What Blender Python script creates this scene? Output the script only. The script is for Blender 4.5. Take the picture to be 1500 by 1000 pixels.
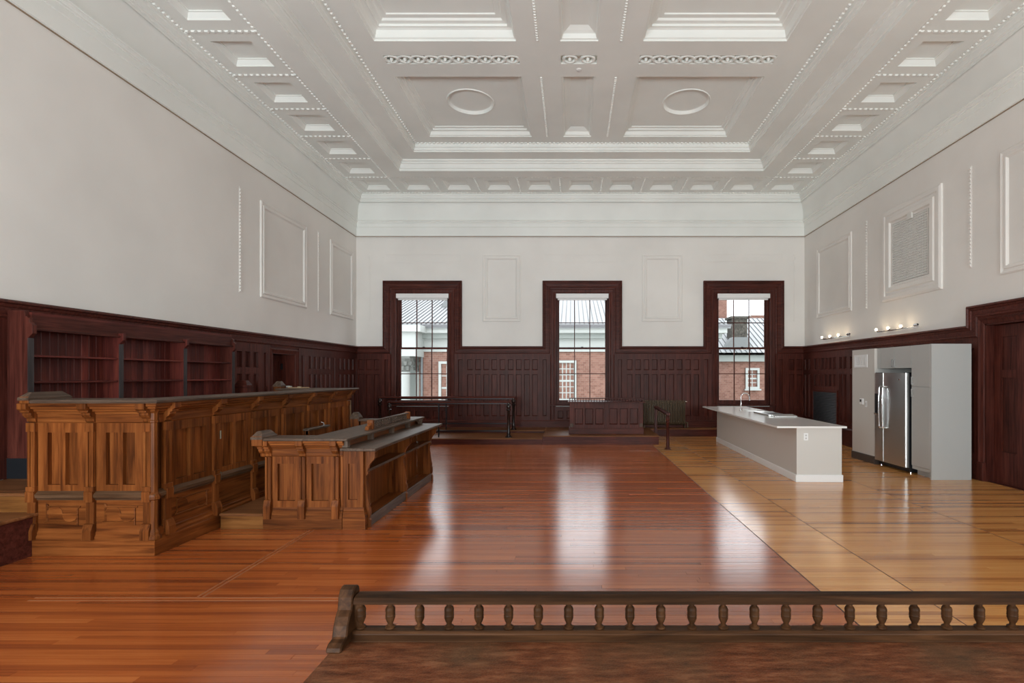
import bpy, bmesh, math, random
from mathutils import Vector, Matrix
random.seed(7)
for o in list(bpy.data.objects): bpy.data.objects.remove(o, do_unlink=True)
SC = bpy.context.scene
COL = SC.collection
PI = math.pi

# ------------------------------------------------------------------ camera, world, light, exposure
cam = bpy.data.cameras.new('camera'); co = bpy.data.objects.new('camera', cam); COL.objects.link(co)
co.location = (0, 0, 1.7); co.rotation_euler = (PI/2, 0, 0)
cam.sensor_width = 36.0; cam.lens = 760/1500*36
cam.shift_x = -(838-750)/1500; cam.shift_y = 49/1500
cam.clip_start = 0.05; cam.clip_end = 400
SC.camera = co
SC.view_settings.view_transform = 'Standard'; SC.view_settings.look = 'None'
SC.view_settings.gamma = 1.0; SC.view_settings.use_curve_mapping = False
SC.view_settings.exposure = 0.0
SC.cycles.diffuse_bounces = 12; SC.cycles.max_bounces = 16
world = bpy.data.worlds.new('overcast_sky'); SC.world = world; world.use_nodes = True
bg = world.node_tree.nodes['Background']
bg.inputs[0].default_value = (0.93, 0.96, 1.0, 1); bg.inputs[1].default_value = 4.0

XL, XR, YB, YR = -6.16, 6.63, 14.8, -3.57          # room: left, right, window wall, rear wall
REAR_WINDOWS = [-4.75, -2.1, 3.25, 5.5]
for i, x in enumerate(REAR_WINDOWS):                # daylight entering by the tall windows behind
    L = bpy.data.lights.new('rear_window_daylight', 'AREA'); L.shape = 'RECTANGLE'
    L.size = 1.6; L.size_y = 3.4; L.energy = (465, 415, 320, 280)[i]; L.spread = math.radians(145); L.color = (0.895, 1.0, 1.025)
    lo = bpy.data.objects.new('rear_window_daylight', L); COL.objects.link(lo)
    lo.location = (x, YR+0.03, 2.75); lo.rotation_euler = (PI/2+0.14, 0, 0)

# ------------------------------------------------------------------ mesh helpers
class MB:
    def __init__(s, M=None):
        s.v = []; s.f = []; s.t = []; s.M = M; s.tone = 0.5
    def p(s, c):
        c = Vector(c)
        if s.M is not None: c = s.M @ c
        s.v.append(c); s.t.append(s.tone); return len(s.v)-1
    def face(s, pts): s.f.append([s.p(c) for c in pts]); return s
    def box(s, x0, x1, y0, y1, z0, z1):
        b = [s.p(c) for c in ((x0,y0,z0),(x1,y0,z0),(x1,y1,z0),(x0,y1,z0),(x0,y0,z1),(x1,y0,z1),(x1,y1,z1),(x0,y1,z1))]
        for q in ((3,2,1,0),(4,5,6,7),(0,1,5,4),(1,2,6,5),(2,3,7,6),(3,0,4,7)): s.f.append([b[i] for i in q])
        return s
    def ext(s, poly, c0, c1, fn):
        a = [s.p(fn(x, y, c0)) for x, y in poly]; b = [s.p(fn(x, y, c1)) for x, y in poly]
        n = len(poly)
        s.f.append(a[::-1]); s.f.append(b)
        for i in range(n): s.f.append([a[i], a[(i+1)%n], b[(i+1)%n], b[i]])
        return s
    def frustum(s, x0, x1, y0, y1, z0, z1, ix, iy):
        b = [s.p(c) for c in ((x0,y0,z0),(x1,y0,z0),(x1,y1,z0),(x0,y1,z0),(x0+ix,y0+iy,z1),(x1-ix,y0+iy,z1),(x1-ix,y1-iy,z1),(x0+ix,y1-iy,z1))]
        for q in ((3,2,1,0),(4,5,6,7),(0,1,5,4),(1,2,6,5),(2,3,7,6),(3,0,4,7)): s.f.append([b[i] for i in q])
        return s
    def lathe(s, prof, c=(0,0,0), n=12, fn=None):
        fn = fn or (lambda x, y, z: (c[0]+x, c[1]+y, c[2]+z))
        rings = []
        for r, z in prof:
            rings.append([s.p(fn(r*math.cos(2*PI*k/n), r*math.sin(2*PI*k/n), z)) for k in range(n)])
        for a, b in zip(rings, rings[1:]):
            for k in range(n): s.f.append([a[k], a[(k+1)%n], b[(k+1)%n], b[k]])
        s.f.append(rings[0][::-1]); s.f.append(rings[-1])
        return s
    def tube(s, pts, r, n=8):
        pts = [Vector(p) for p in pts]; rings = []
        for i, p in enumerate(pts):
            d = (pts[min(i+1, len(pts)-1)] - pts[max(i-1, 0)]).normalized()
            up = Vector((0,0,1)) if abs(d.z) < 0.95 else Vector((1,0,0))
            a = d.cross(up).normalized(); b = d.cross(a)
            rings.append([s.p(p + a*r*math.cos(2*PI*k/n) + b*r*math.sin(2*PI*k/n)) for k in range(n)])
        for a, b in zip(rings, rings[1:]):
            for k in range(n): s.f.append([a[k], a[(k+1)%n], b[(k+1)%n], b[k]])
        s.f.append(rings[0][::-1]); s.f.append(rings[-1])
        return s
    def sweep(s, prof, path, fn, closed=False, profclosed=False):
        """prof: (n to the right hand of travel, h); path: 2-D points; fn(a,b,h) -> 3-D"""
        P = [Vector(p) for p in path]; N = len(P); rings = []
        def nrm(a, b):
            d = (b-a).normalized(); return Vector((d.y, -d.x))
        for i in range(N):
            if closed: n1 = nrm(P[i-1], P[i]); n2 = nrm(P[i], P[(i+1)%N])
            else:
                n1 = nrm(P[max(i-1,0)], P[max(i-1,0)+1]); j = min(i, N-2); n2 = nrm(P[j], P[j+1])
            m = (n1+n2)/(1+n1.dot(n2))
            rings.append([s.p(fn(P[i].x+m.x*n, P[i].y+m.y*n, h)) for n, h in prof])
        K = len(prof)
        for i in range(N if closed else N-1):
            a = rings[i]; b = rings[(i+1)%N]
            for k in range(K if profclosed else K-1): s.f.append([a[k], a[(k+1)%K], b[(k+1)%K], b[k]])
        if not closed and (profclosed or K > 2):
            s.f.append(list(rings[0])[::-1]); s.f.append(list(rings[-1]))
        return s
    def cells(s, xs, ys, holes, fn):
        xs = sorted(set(xs)); ys = sorted(set(ys))
        for x0, x1 in zip(xs, xs[1:]):
            for y0, y1 in zip(ys, ys[1:]):
                cx, cy = (x0+x1)/2, (y0+y1)/2
                if any(h[0] < cx < h[1] and h[2] < cy < h[3] for h in holes): continue
                fn(x0, x1, y0, y1)
        return s

ORG = {}
def link(o, parent):
    COL.objects.link(o)
    if parent is not None: o.parent = parent
def build(mb, name, mat, parent=None, smooth=0, bev=0, kind=None, world=True):
    off = ORG.get(parent.name, Vector((0,0,0))) if (parent is not None and world) else Vector((0,0,0))
    me = bpy.data.meshes.new(name)
    me.from_pydata([tuple(v-off) for v in mb.v], [], mb.f)
    bm = bmesh.new(); bm.from_mesh(me)
    bmesh.ops.recalc_face_normals(bm, faces=bm.faces); bm.to_mesh(me); bm.free()
    if any(t != 0.5 for t in mb.t):
        at = me.attributes.new('tone', 'FLOAT', 'POINT'); at.data.foreach_set('value', mb.t)
    if smooth:
        me.polygons.foreach_set('use_smooth', [True]*len(me.polygons)); me.set_sharp_from_angle(angle=math.radians(smooth))
    me.materials.append(mat)
    o = bpy.data.objects.new(name, me); link(o, parent)
    ORG[o.name] = off
    if bev:
        m = o.modifiers.new('edge', 'BEVEL'); m.width = bev; m.segments = 1; m.limit_method = 'ANGLE'; m.angle_limit = math.radians(40)
    if kind: o['kind'] = kind
    return o
def tag(o, label, cat, group=None, kind=None):
    o['label'] = label; o['category'] = cat
    if group: o['group'] = group
    if kind: o['kind'] = kind
    return o
def thing(name, label, cat, loc, group=None, kind=None):
    o = bpy.data.objects.new(name, None); COL.objects.link(o); o.location = loc
    o.empty_display_size = 0.1
    ORG[o.name] = Vector(loc); return tag(o, label, cat, group, kind)
def inst(me, name, parent, M, mat=None):
    o = bpy.data.objects.new(name, me); link(o, parent); o.matrix_basis = M
    return o
def copy_tree(o, parent=None):
    c = o.copy(); COL.objects.link(c); c.parent = parent
    ORG[c.name] = ORG.get(o.name, Vector((0,0,0)))
    for ch in list(o.children): copy_tree(ch, c)
    return c

# ------------------------------------------------------------------ materials
def newmat(name):
    m = bpy.data.materials.new(name); m.use_nodes = True
    nt = m.node_tree; return m, nt, nt.nodes['Principled BSDF']
def plain(name, col, rough=0.5, metal=0.0, spec=0.5, emit=None, es=0):
    m, nt, b = newmat(name)
    b.inputs['Base Color'].default_value = (*col, 1); b.inputs['Roughness'].default_value = rough
    b.inputs['Metallic'].default_value = metal; b.inputs['Specular IOR Level'].default_value = spec
    if emit: b.inputs['Emission Color'].default_value = (*emit, 1); b.inputs['Emission Strength'].default_value = es
    return m
def N(nt, t, **kw):
    n = nt.nodes.new(t)
    for k, v in kw.items(): setattr(n, k, v)
    return n
def ramp(nt, stops):
    r = N(nt, 'ShaderNodeValToRGB'); e = r.color_ramp.elements
    while len(e) < len(stops): e.new(0.5)
    for el, (p, c) in zip(e, stops): el.position = p; el.color = (*c, 1)
    return r
WC = {}
def wood(name, dark, mid, light, axis='z', rough=0.38, fine=26.0, vary=0.25, spec=0.45):
    key = (name, axis)
    if key in WC: return WC[key]
    m, nt, b = newmat(name+'_'+axis); lk = nt.links.new
    tc = N(nt, 'ShaderNodeTexCoord'); oi = N(nt, 'ShaderNodeObjectInfo')
    mp = N(nt, 'ShaderNodeMapping'); sc = [fine]*3; sc['xyz'.index(axis)] = fine*0.055; mp.inputs['Scale'].default_value = sc
    mul = N(nt, 'ShaderNodeVectorMath', operation='SCALE'); mul.inputs['Scale'].default_value = 1.0
    comb = N(nt, 'ShaderNodeCombineXYZ'); 
    for k in range(3):
        q = N(nt, 'ShaderNodeMath', operation='MULTIPLY'); q.inputs[1].default_value = (37.0, 53.0, 71.0)[k]
        lk(oi.outputs['Random'], q.inputs[0]); lk(q.outputs[0], comb.inputs[k])
    add = N(nt, 'ShaderNodeVectorMath', operation='ADD')
    lk(tc.outputs['Object'], mp.inputs['Vector']); lk(mp.outputs[0], add.inputs[0]); lk(comb.outputs[0], add.inputs[1])
    n1 = N(nt, 'ShaderNodeTexNoise'); n1.inputs['Scale'].default_value = 1.0; n1.inputs['Detail'].default_value = 6; n1.inputs['Roughness'].default_value = 0.6; n1.inputs['Distortion'].default_value = 0.6
    lk(add.outputs[0], n1.inputs['Vector'])
    r = ramp(nt, [(0.28, dark), (0.5, mid), (0.75, light)]); lk(n1.outputs['Fac'], r.inputs[0])
    n2 = N(nt, 'ShaderNodeTexNoise'); n2.inputs['Scale'].default_value = 1.7; n2.inputs['Detail'].default_value = 3; lk(tc.outputs['Object'], n2.inputs['Vector'])
    hv = N(nt, 'ShaderNodeHueSaturation')
    s1 = N(nt, 'ShaderNodeMapRange'); s1.inputs['To Min'].default_value = 1-vary; s1.inputs['To Max'].default_value = 1+vary
    lk(oi.outputs['Random'], s1.inputs['Value'])
    s2 = N(nt, 'ShaderNodeMapRange'); s2.inputs['From Min'].default_value = 0.3; s2.inputs['From Max'].default_value = 0.7; s2.inputs['To Min'].default_value = 0.8; s2.inputs['To Max'].default_value = 1.15
    lk(n2.outputs['Fac'], s2.inputs['Value'])
    mm = N(nt, 'ShaderNodeMath', operation='MULTIPLY'); lk(s1.outputs[0], mm.inputs[0]); lk(s2.outputs[0], mm.inputs[1])
    lk(mm.outputs[0], hv.inputs['Value']); lk(r.outputs[0], hv.inputs['Color']); lk(hv.outputs[0], b.inputs['Base Color'])
    bp = N(nt, 'ShaderNodeBump'); bp.inputs['Strength'].default_value = 0.12; bp.inputs['Distance'].default_value = 0.004
    lk(n1.outputs['Fac'], bp.inputs['Height']); lk(bp.outputs[0], b.inputs['Normal'])
    b.inputs['Roughness'].default_value = rough; b.inputs['Specular IOR Level'].default_value = spec
    WC[key] = m; return m
def mahog(ax='z'): return wood('mahogany', (0.030,0.007,0.005), (0.074,0.0185,0.013), (0.12,0.033,0.022), ax, 0.40, 30, 0.18, 0.15)
def oak(ax='z'): return wood('bench_walnut', (0.045,0.011,0.003), (0.158,0.045,0.0105), (0.26,0.084,0.021), ax, 0.4, 24, 0.22, 0.12)
def redwood(ax='z'): return wood('bookcase_cherry', (0.055,0.012,0.009), (0.13,0.026,0.02), (0.20,0.045,0.028), ax, 0.4, 30, 0.35, 0.2)
def darktop(ax='x'): return wood('worn_top', (0.04,0.022,0.014), (0.088,0.054,0.037), (0.16,0.108,0.076), ax, 0.42, 30, 0.1, 0.2)
def steptread(ax='x'): return wood('step_oak', (0.10,0.035,0.013), (0.19,0.073,0.027), (0.28,0.125,0.052), ax, 0.4, 22, 0.1, 0.2)
def deskwood(ax='x'): return wood('desk_walnut', (0.014,0.006,0.0025), (0.045,0.018,0.007), (0.10,0.042,0.017), ax, 0.5, 34, 0.12, 0.1)

def plaster(name, col, bump=0.35, sc=7.0):
    m, nt, b = newmat(name); lk = nt.links.new
    tc = N(nt, 'ShaderNodeTexCoord')
    n = N(nt, 'ShaderNodeTexNoise'); n.inputs['Scale'].default_value = sc; n.inputs['Detail'].default_value = 7; n.inputs['Roughness'].default_value = 0.62
    lk(tc.outputs['Object'], n.inputs['Vector'])
    n2 = N(nt, 'ShaderNodeTexNoise'); n2.inputs['Scale'].default_value = 0.7; n2.inputs['Detail'].default_value = 3; lk(tc.outputs['Object'], n2.inputs['Vector'])
    r = ramp(nt, [(0.3, tuple(c*0.94 for c in col)), (0.7, tuple(min(1, c*1.04) for c in col))]); lk(n2.outputs['Fac'], r.inputs[0])
    lk(r.outputs[0], b.inputs['Base Color'])
    bp = N(nt, 'ShaderNodeBump'); bp.inputs['Strength'].default_value = bump; bp.inputs['Distance'].default_value = 0.006
    lk(n.outputs['Fac'], bp.inputs['Height']); lk(bp.outputs[0], b.inputs['Normal'])
    b.inputs['Roughness'].default_value = 0.62; b.inputs['Specular IOR Level'].default_value = 0.25
    return m
WALLP = plaster('wall_plaster', (0.83,0.805,0.775))
CEILP = plaster('ceiling_paint', (0.875,0.89,0.865), 0.03, 4)

def floormat(name, stops, rough):
    m, nt, b = newmat(name); lk = nt.links.new
    at = N(nt, 'ShaderNodeAttribute', attribute_name='tone'); tc = N(nt, 'ShaderNodeTexCoord')
    mp = N(nt, 'ShaderNodeMapping'); mp.inputs['Scale'].default_value = (1.1, 42, 1)
    comb = N(nt, 'ShaderNodeCombineXYZ')
    q = N(nt, 'ShaderNodeMath', operation='MULTIPLY'); q.inputs[1].default_value = 91.0; lk(at.outputs['Fac'], q.inputs[0]); lk(q.outputs[0], comb.inputs[2])
    add = N(nt, 'ShaderNodeVectorMath', operation='ADD'); lk(tc.outputs['Object'], mp.inputs[0]); lk(mp.outputs[0], add.inputs[0]); lk(comb.outputs[0], add.inputs[1])
    n = N(nt, 'ShaderNodeTexNoise'); n.inputs['Scale'].default_value = 1; n.inputs['Detail'].default_value = 5; n.inputs['Distortion'].default_value = 0.4; lk(add.outputs[0], n.inputs['Vector'])
    mr = N(nt, 'ShaderNodeMapRange'); mr.inputs['From Min'].default_value = 0.25; mr.inputs['From Max'].default_value = 0.75; mr.inputs['To Min'].default_value = -0.24; mr.inputs['To Max'].default_value = 0.24
    lk(n.outputs['Fac'], mr.inputs[0])
    big = N(nt, 'ShaderNodeTexNoise'); big.inputs['Scale'].default_value = 0.55; big.inputs['Detail'].default_value = 3; lk(tc.outputs['Object'], big.inputs['Vector'])
    mb_ = N(nt, 'ShaderNodeMapRange'); mb_.inputs['From Min'].default_value = 0.15; mb_.inputs['From Max'].default_value = 0.85; mb_.inputs['To Min'].default_value = -0.14; mb_.inputs['To Max'].default_value = 0.14; lk(big.outputs['Fac'], mb_.inputs[0])
    s = N(nt, 'ShaderNodeMath', operation='ADD'); lk(at.outputs['Fac'], s.inputs[0]); lk(mr.outputs[0], s.inputs[1])
    s2 = N(nt, 'ShaderNodeMath', operation='ADD'); lk(s.outputs[0], s2.inputs[0]); lk(mb_.outputs[0], s2.inputs[1])
    r = ramp(nt, stops); lk(s2.outputs[0], r.inputs[0]); lk(r.outputs[0], b.inputs['Base Color'])
    rr = N(nt, 'ShaderNodeMapRange'); rr.inputs['From Min'].default_value = 0.15; rr.inputs['From Max'].default_value = 0.85; rr.inputs['To Min'].default_value = rough-0.05; rr.inputs['To Max'].default_value = rough+0.07
    lk(big.outputs['Fac'], rr.inputs[0]); lk(rr.outputs[0], b.inputs['Roughness'])
    bn = N(nt, 'ShaderNodeTexNoise'); bn.inputs['Scale'].default_value = 3.0; bn.inputs['Detail'].default_value = 2
    mp2 = N(nt, 'ShaderNodeMapping'); mp2.inputs['Scale'].default_value = (0.4, 6, 1); lk(tc.outputs['Object'], mp2.inputs[0]); lk(mp2.outputs[0], bn.inputs['Vector'])
    bp = N(nt, 'ShaderNodeBump'); bp.inputs['Strength'].default_value = 0.06; bp.inputs['Distance'].default_value = 0.01; lk(bn.outputs['Fac'], bp.inputs['Height']); lk(bp.outputs[0], b.inputs['Normal'])
    b.inputs['Specular IOR Level'].default_value = 0.6
    b.inputs['Coat Weight'].default_value = 0.3; b.inputs['Coat Roughness'].default_value = 0.16
    return m
FLRED = floormat('red_strip_floor', [(0.0,(0.21,0.045,0.013)), (0.5,(0.38,0.092,0.021)), (1.0,(0.54,0.165,0.043))], 0.2)
FLTAN = floormat('tan_strip_floor', [(0.0,(0.30,0.10,0.028)), (0.45,(0.62,0.27,0.08)), (1.0,(0.74,0.39,0.13))], 0.19)

WHITE = plain('white_paint', (0.72,0.71,0.68), 0.45)
TRIMW = plain('bright_white', (0.82,0.82,0.82), 0.4)
CABW = plain('cabinet_white', (0.46,0.46,0.45), 0.35)
KWALL = plain('kitchen_wall_paint', (0.60,0.57,0.535), 0.55)
QUARTZ = plain('white_quartz', (0.84,0.82,0.80), 0.14)
IRON = plain('black_iron', (0.014,0.014,0.016), 0.35, 0.6)
BLACK = plain('black_plastic', (0.012,0.013,0.016), 0.35)
CHROME = plain('chrome', (0.82,0.82,0.84), 0.12, 1.0)
BRASS = plain('worn_brass', (0.16,0.12,0.075), 0.5, 0.5)
BRONZE = plain('bronze_radiator', (0.075,0.045,0.021), 0.42, 0.2, 0.3)
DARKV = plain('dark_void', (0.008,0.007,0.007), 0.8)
BASEB = plain('brown_base', (0.062,0.042,0.034), 0.45)
BULB = plain('lit_bulb', (1,0.9,0.75), 0.3, emit=(1,0.80,0.52), es=16)
GLASSB = plain('frosted', (0.8,0.8,0.78), 0.3)
def steelmat():
    m, nt, b = newmat('brushed_steel'); lk = nt.links.new
    tc = N(nt, 'ShaderNodeTexCoord'); mp = N(nt, 'ShaderNodeMapping'); mp.inputs['Scale'].default_value = (400, 400, 6)
    n = N(nt, 'ShaderNodeTexNoise'); n.inputs['Scale'].default_value = 1; lk(tc.outputs['Object'], mp.inputs[0]); lk(mp.outputs[0], n.inputs['Vector'])
    bp = N(nt, 'ShaderNodeBump'); bp.inputs['Strength'].default_value = 0.06; bp.inputs['Distance'].default_value = 0.001; lk(n.outputs['Fac'], bp.inputs['Height']); lk(bp.outputs[0], b.inputs['Normal'])
    b.inputs['Base Color'].default_value = (0.60,0.60,0.59,1); b.inputs['Metallic'].default_value = 1; b.inputs['Roughness'].default_value = 0.3
    return m
STEEL = steelmat()
def glassmat():
    m = bpy.data.materials.new('window_glass'); m.use_nodes = True; nt = m.node_tree; nt.nodes.clear(); lk = nt.links.new
    o = N(nt, 'ShaderNodeOutputMaterial'); t = N(nt, 'ShaderNodeBsdfTransparent'); g = N(nt, 'ShaderNodeBsdfGlossy'); g.inputs['Roughness'].default_value = 0.02
    fr = N(nt, 'ShaderNodeFresnel'); fr.inputs['IOR'].default_value = 1.45; mx = N(nt, 'ShaderNodeMixShader')
    t.inputs[0].default_value = (0.96,0.975,0.97,1)
    lk(fr.outputs[0], mx.inputs[0]); lk(t.outputs[0], mx.inputs[1]); lk(g.outputs[0], mx.inputs[2]); lk(mx.outputs[0], o.inputs[0])
    return m
GLASS = glassmat()

# wall frames: (u along the wall, v out of the wall into the room, z)
MBK = Matrix(((1,0,0,0),(0,-1,0,YB),(0,0,1,0),(0,0,0,1)))
MLF = Matrix(((0,1,0,XL),(1,0,0,0),(0,0,1,0),(0,0,0,1)))
MRT = Matrix(((0,-1,0,XR),(1,0,0,0),(0,0,1,0),(0,0,0,1)))
DADO = 2.515
ZP = 0.217                                    # raised platform along the window wall

# ------------------------------------------------------------------ floor
floor = build(MB().box(XL-0.4, XR+0.4, YR-0.3, YB+0.3, -0.2, -0.022), 'floor', DARKV)
tag(floor, 'glossy strip wood floor, red on one side and tan in the kitchen', 'floor', kind='structure')
PW = 0.0575
rows = []
y = YR
while y < YB:
    rows.append(y); y += PW
planks = []                                   # (x0,x1,y0,y1,zone,tone)
def split(x0, x1, lo, hi):
    out = [x0]; x = x0 + random.uniform(0.3, 1)*lo
    while x < x1-0.35: out.append(x); x += random.uniform(lo, hi)
    return out+[x1]
for y in rows:
    segs = [(XL, -2.85, 0), (-2.85, 1.95, 0)] if 3.9 < y < 5.75 else [(XL, 1.95, 0)]
    for a, b, z in segs:
        e = split(a, b, 1.3, 3.6); base = random.gauss(0.46, 0.13)
        for p, q in zip(e, e[1:]): planks.append((p, q, y, 0, min(0.97, max(0.04, base+random.gauss(0, 0.13)))))
    for a, b in ((1.95, 2.68), (2.68, 4.5), (4.5, XR)):
        e = split(a, b, 1.0, 2.6) if b-a > 1.2 and random.random() < 0.5 else [a, b]
        base = random.choice((0.5, 0.55, 0.6, 0.62, 0.22, 0.5))
        for p, q in zip(e, e[1:]): planks.append((p, q, y, 1, min(0.97, max(0.04, base+random.gauss(0, 0.1)))))
near = [k for k, p in enumerate(planks) if p[2] > 2.75 and abs((p[0]+p[1])/2) < p[2]*1.15+1.2]
near = set(sorted(near, key=lambda k: planks[k][2])[:300])
rest = [MB(), MB()]
for k, (x0, x1, y, z, t) in enumerate(planks):
    g = 0.0008; dz = random.uniform(-0.0006, 0.0004)
    m = MB() if k in near else rest[z]
    m.tone = t if t != 0.5 else 0.501
    m.box(x0+g, x1-g, y+g, y+PW-g, -0.022, dz)
    if k in near: build(m, 'plank', (FLRED, FLTAN)[z], floor)
build(rest[0], 'red_strip_field', FLRED, floor, kind='stuff')
build(rest[1], 'tan_strip_field', FLTAN, floor, kind='stuff')
SCAR = plain('floor_inlay', (0.36,0.13,0.055), 0.3)
SEAM = plain('floor_seam', (0.07,0.022,0.012), 0.5)
for a in ((-2.878,-2.862,3.98,5.68), (-2.837,-2.821,3.98,5.68), (-4.1,-0.4,3.953,3.967), (-4.1,-0.4,3.903,3.917)):
    build(MB().box(*a, -0.01, 0.0012), 'inlay_strip', SCAR, floor)
for a in ((1.945,1.956,YR,YB), (2.676,2.684,YR,YB), (4.497,4.504,YR,YB)):
    build(MB().box(*a, -0.01, 0.0009), 'seam_strip', SEAM, floor)

# ------------------------------------------------------------------ walls
WTOP = 7.3
WIN = [(-5.375, -3.135), (-0.837, 1.42), (3.74, 6.02)]   # outer casing spans
WOP = [((a+b)/2-0.80, (a+b)/2+0.80) for a, b in WIN]     # rough openings
WZ0, WZ1 = 0.86, 4.03
def wall(name, M, u0, u1, z0, z1, holes, label, thick=0.34):
    m = MB(M)
    us = [u0, u1]+[h[0] for h in holes]+[h[1] for h in holes]; zs = [z0, z1]+[h[2] for h in holes]+[h[3] for h in holes]
    m.cells(us, zs, holes, lambda a, b, c, d: m.box(a, b, -thick, 0, c, d))
    return tag(build(m, name, WALLP), label, 'wall', kind='structure')
wall_back = wall('wall_back', MBK, XL-0.34, XR+0.34, -0.2, WTOP, [(a, b, WZ0, WZ1) for a, b in WOP], 'off-white plaster wall with three tall windows above dark wainscot')
LD = (10.60, 11.50, -0.2, 2.17)
wall_left = wall('wall_left', MLF, YR, YB, -0.2, WTOP, [LD], 'off-white plaster wall above the bookcase and dark wainscot')
RD = (7.06, 8.30, -0.2, 2.52)
wall_right = wall('wall_right', MRT, YR, YB, -0.2, WTOP, [RD], 'off-white plaster wall above the refrigerator and track lights')
wall_rear = wall('wall_rear', Matrix(((1,0,0,0),(0,1,0,YR),(0,0,1,0),(0,0,0,1))), XL-0.34, XR+0.34, -0.2, WTOP, [], 'plain plaster wall facing the three windows')
for x in REAR_WINDOWS:
    m = MB()
    for s in ((x-1.05, x-0.86, 0.95, 4.55), (x+0.86, x+1.05, 0.95, 4.55), (x-0.86, x+0.86, 4.46, 4.62), (x-1.1, x+1.1, 0.9, 1.04)):
        m.box(s[0], s[1], YR, YR+0.08, s[2], s[3])
    build(m, 'window_casing', mahog('z'), wall_rear)

# wainscot ------------------------------------------------------------
PM = {}
def panelmesh(w, h, mat):
    key = (round(w,3), round(h,3), mat.name)
    if key in PM: return PM[key]
    m = MB(); b = 0.011
    A = [(0,0.05,0),(w,0.05,0),(w,0.05,h),(0,0.05,h)]; B = [(b,0.014,b*2.2),(w-b,0.014,b*2.2),(w-b,0.014,h-b),(b,0.014,h-b)]
    C = [(0,0.0,0),(w,0.0,0),(w,0.0,h),(0,0.0,h)]
    a = [m.p(c) for c in A]; bb = [m.p(c) for c in B]; cc = [m.p(c) for c in C]
    for i in range(4):
        j = (i+1)%4; m.f.append([a[i], a[j], bb[j], bb[i]]); m.f.append([cc[i], cc[j], a[j], a[i]])
    m.f.append(bb); m.f.append(cc[::-1])
    me = bpy.data.meshes.new('panel'); me.from_pydata([tuple(v) for v in m.v], [], m.f); me.materials.append(mat)
    PM[key] = me; return me
ROWS = [(0.53, 1.72), (1.84, 2.14)]
def wainscot(par, M, u0, u1, ncol, z0, rows=ROWS, pw=0.152, ztop=2.30, edge=None, frame=True):
    """rails and stiles as one frame, every panel an object"""
    pitch = (u1-u0-2*(edge if edge is not None else 0.05))/ncol; e = edge if edge is not None else 0.05
    cols = [(u0+e+pitch*(i+0.5)-min(pw, pitch*0.72)/2, u0+e+pitch*(i+0.5)+min(pw, pitch*0.72)/2) for i in range(ncol)]
    m = MB(M); zs = [z0]+[q for r in rows for q in r]+[ztop]; us = [u0]+[q for c in cols for q in c]+[u1]
    holes = [(c[0], c[1], r[0], r[1]) for c in cols for r in rows]
    m.cells(us, zs, holes, lambda a, b, c, d: m.box(a, b, 0.0, 0.052, c, d))
    build(m, 'wainscot_frame', mahog('z'), par)
    for c in cols:
        for r in rows:
            inst(panelmesh(c[1]-c[0], r[1]-r[0], mahog('z')), 'panel', par, M @ Matrix.Translation((c[0], 0.0, r[0])))
def baseboard(par, M, u0, u1, z0, h=0.24):
    m = MB(M); m.ext([(0,z0),(0.068,z0),(0.068,z0+h-0.03),(0.056,z0+h),(0,z0+h)], u0, u1, lambda a, b, c: (c, a, b))
    return build(m, 'baseboard', mahog('x'), par)
DPROF = [(0.0,0.0),(0.0,0.085),(0.02,0.105),(0.035,0.105),(0.045,0.08),(0.075,0.072),(0.085,0.06),(0.15,0.055),(0.16,0.066),(0.185,0.066),(0.20,0.048),(0.235,0.042),(0.235,0.0)]
def dado(par, M, path):
    m = MB(M); m.sweep(DPROF, path, lambda a, b, h: (a, h, b)); return build(m, 'dado_rail', mahog('x'), par, bev=0)
# window wall
CT = 4.375
p = [(XL, DADO)]
for a, b in WIN: p += [(a, DADO), (a, CT), (b, CT), (b, DADO)]
dado(wall_back, MBK, p+[(XR, DADO)])
wainscot(wall_back, MBK, XL, -5.40, 3, ZP+0.2)
wainscot(wall_back, MBK, -5.40, -5.165, 1, ZP+0.2, [(0.53, 2.14)], 0.10)
for a, b, c, d in ((-3.345, -3.02, -0.94, -0.62), (1.20, 1.52, 3.65, 3.97)):
    wainscot(wall_back, MBK, a, b, 1, ZP+0.2, [(0.53, 2.14)], 0.11)
    wainscot(wall_back, MBK, b, c, 9, ZP+0.2, edge=0.0)
    wainscot(wall_back, MBK, c, d, 1, ZP+0.2, [(0.53, 2.14)], 0.11)
wainscot(wall_back, MBK, 5.79, 6.08, 1, ZP+0.2, [(0.53, 2.14)], 0.11)
wainscot(wall_back, MBK, 6.08, XR, 2, ZP+0.2)
for a, b in WOP: wainscot(wall_back, MBK, a, b, 6, ZP+0.2, [(0.46, 0.68)], 0.15, 0.80)
baseboard(wall_back, MBK, XL, XR, ZP, 0.2)
# left wall
def rail_cap(par, M, u0, u1):                 # flat frieze under the dado rail
    build(MB(M).box(u0, u1, 0, 0.03, 2.27, 2.31), 'frieze_board', mahog('x'), par)
dado(wall_left, MLF, [(YR, DADO), (YB, DADO)])
wainscot(wall_left, MLF, 3.4, 5.2, 4, 0.58, [(0.83, 1.72), (1.84, 2.14)], 0.3)
wainscot(wall_left, MLF, 5.2, 5.62, 1, 0.58, [(0.83, 1.72), (1.84, 2.14)], 0.24)
wainscot(wall_left, MLF, YR, 3.4, 14, 0.0, [(0.4, 1.72), (1.84, 2.14)], 0.3)
wainscot(wall_left, MLF, 5.62, 9.35, 12, 0.2, [(0.53, 2.14)], 0.2)
wainscot(wall_left, MLF, 9.35, 10.2, 3, 0.2)
wainscot(wall_left, MLF, 10.2, 10.5, 1, 0.2, [(0.53, 2.14)], 0.12)
wainscot(wall_left, MLF, 11.6, 11.95, 1, 0.2, [(0.53, 2.14)], 0.12)
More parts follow.
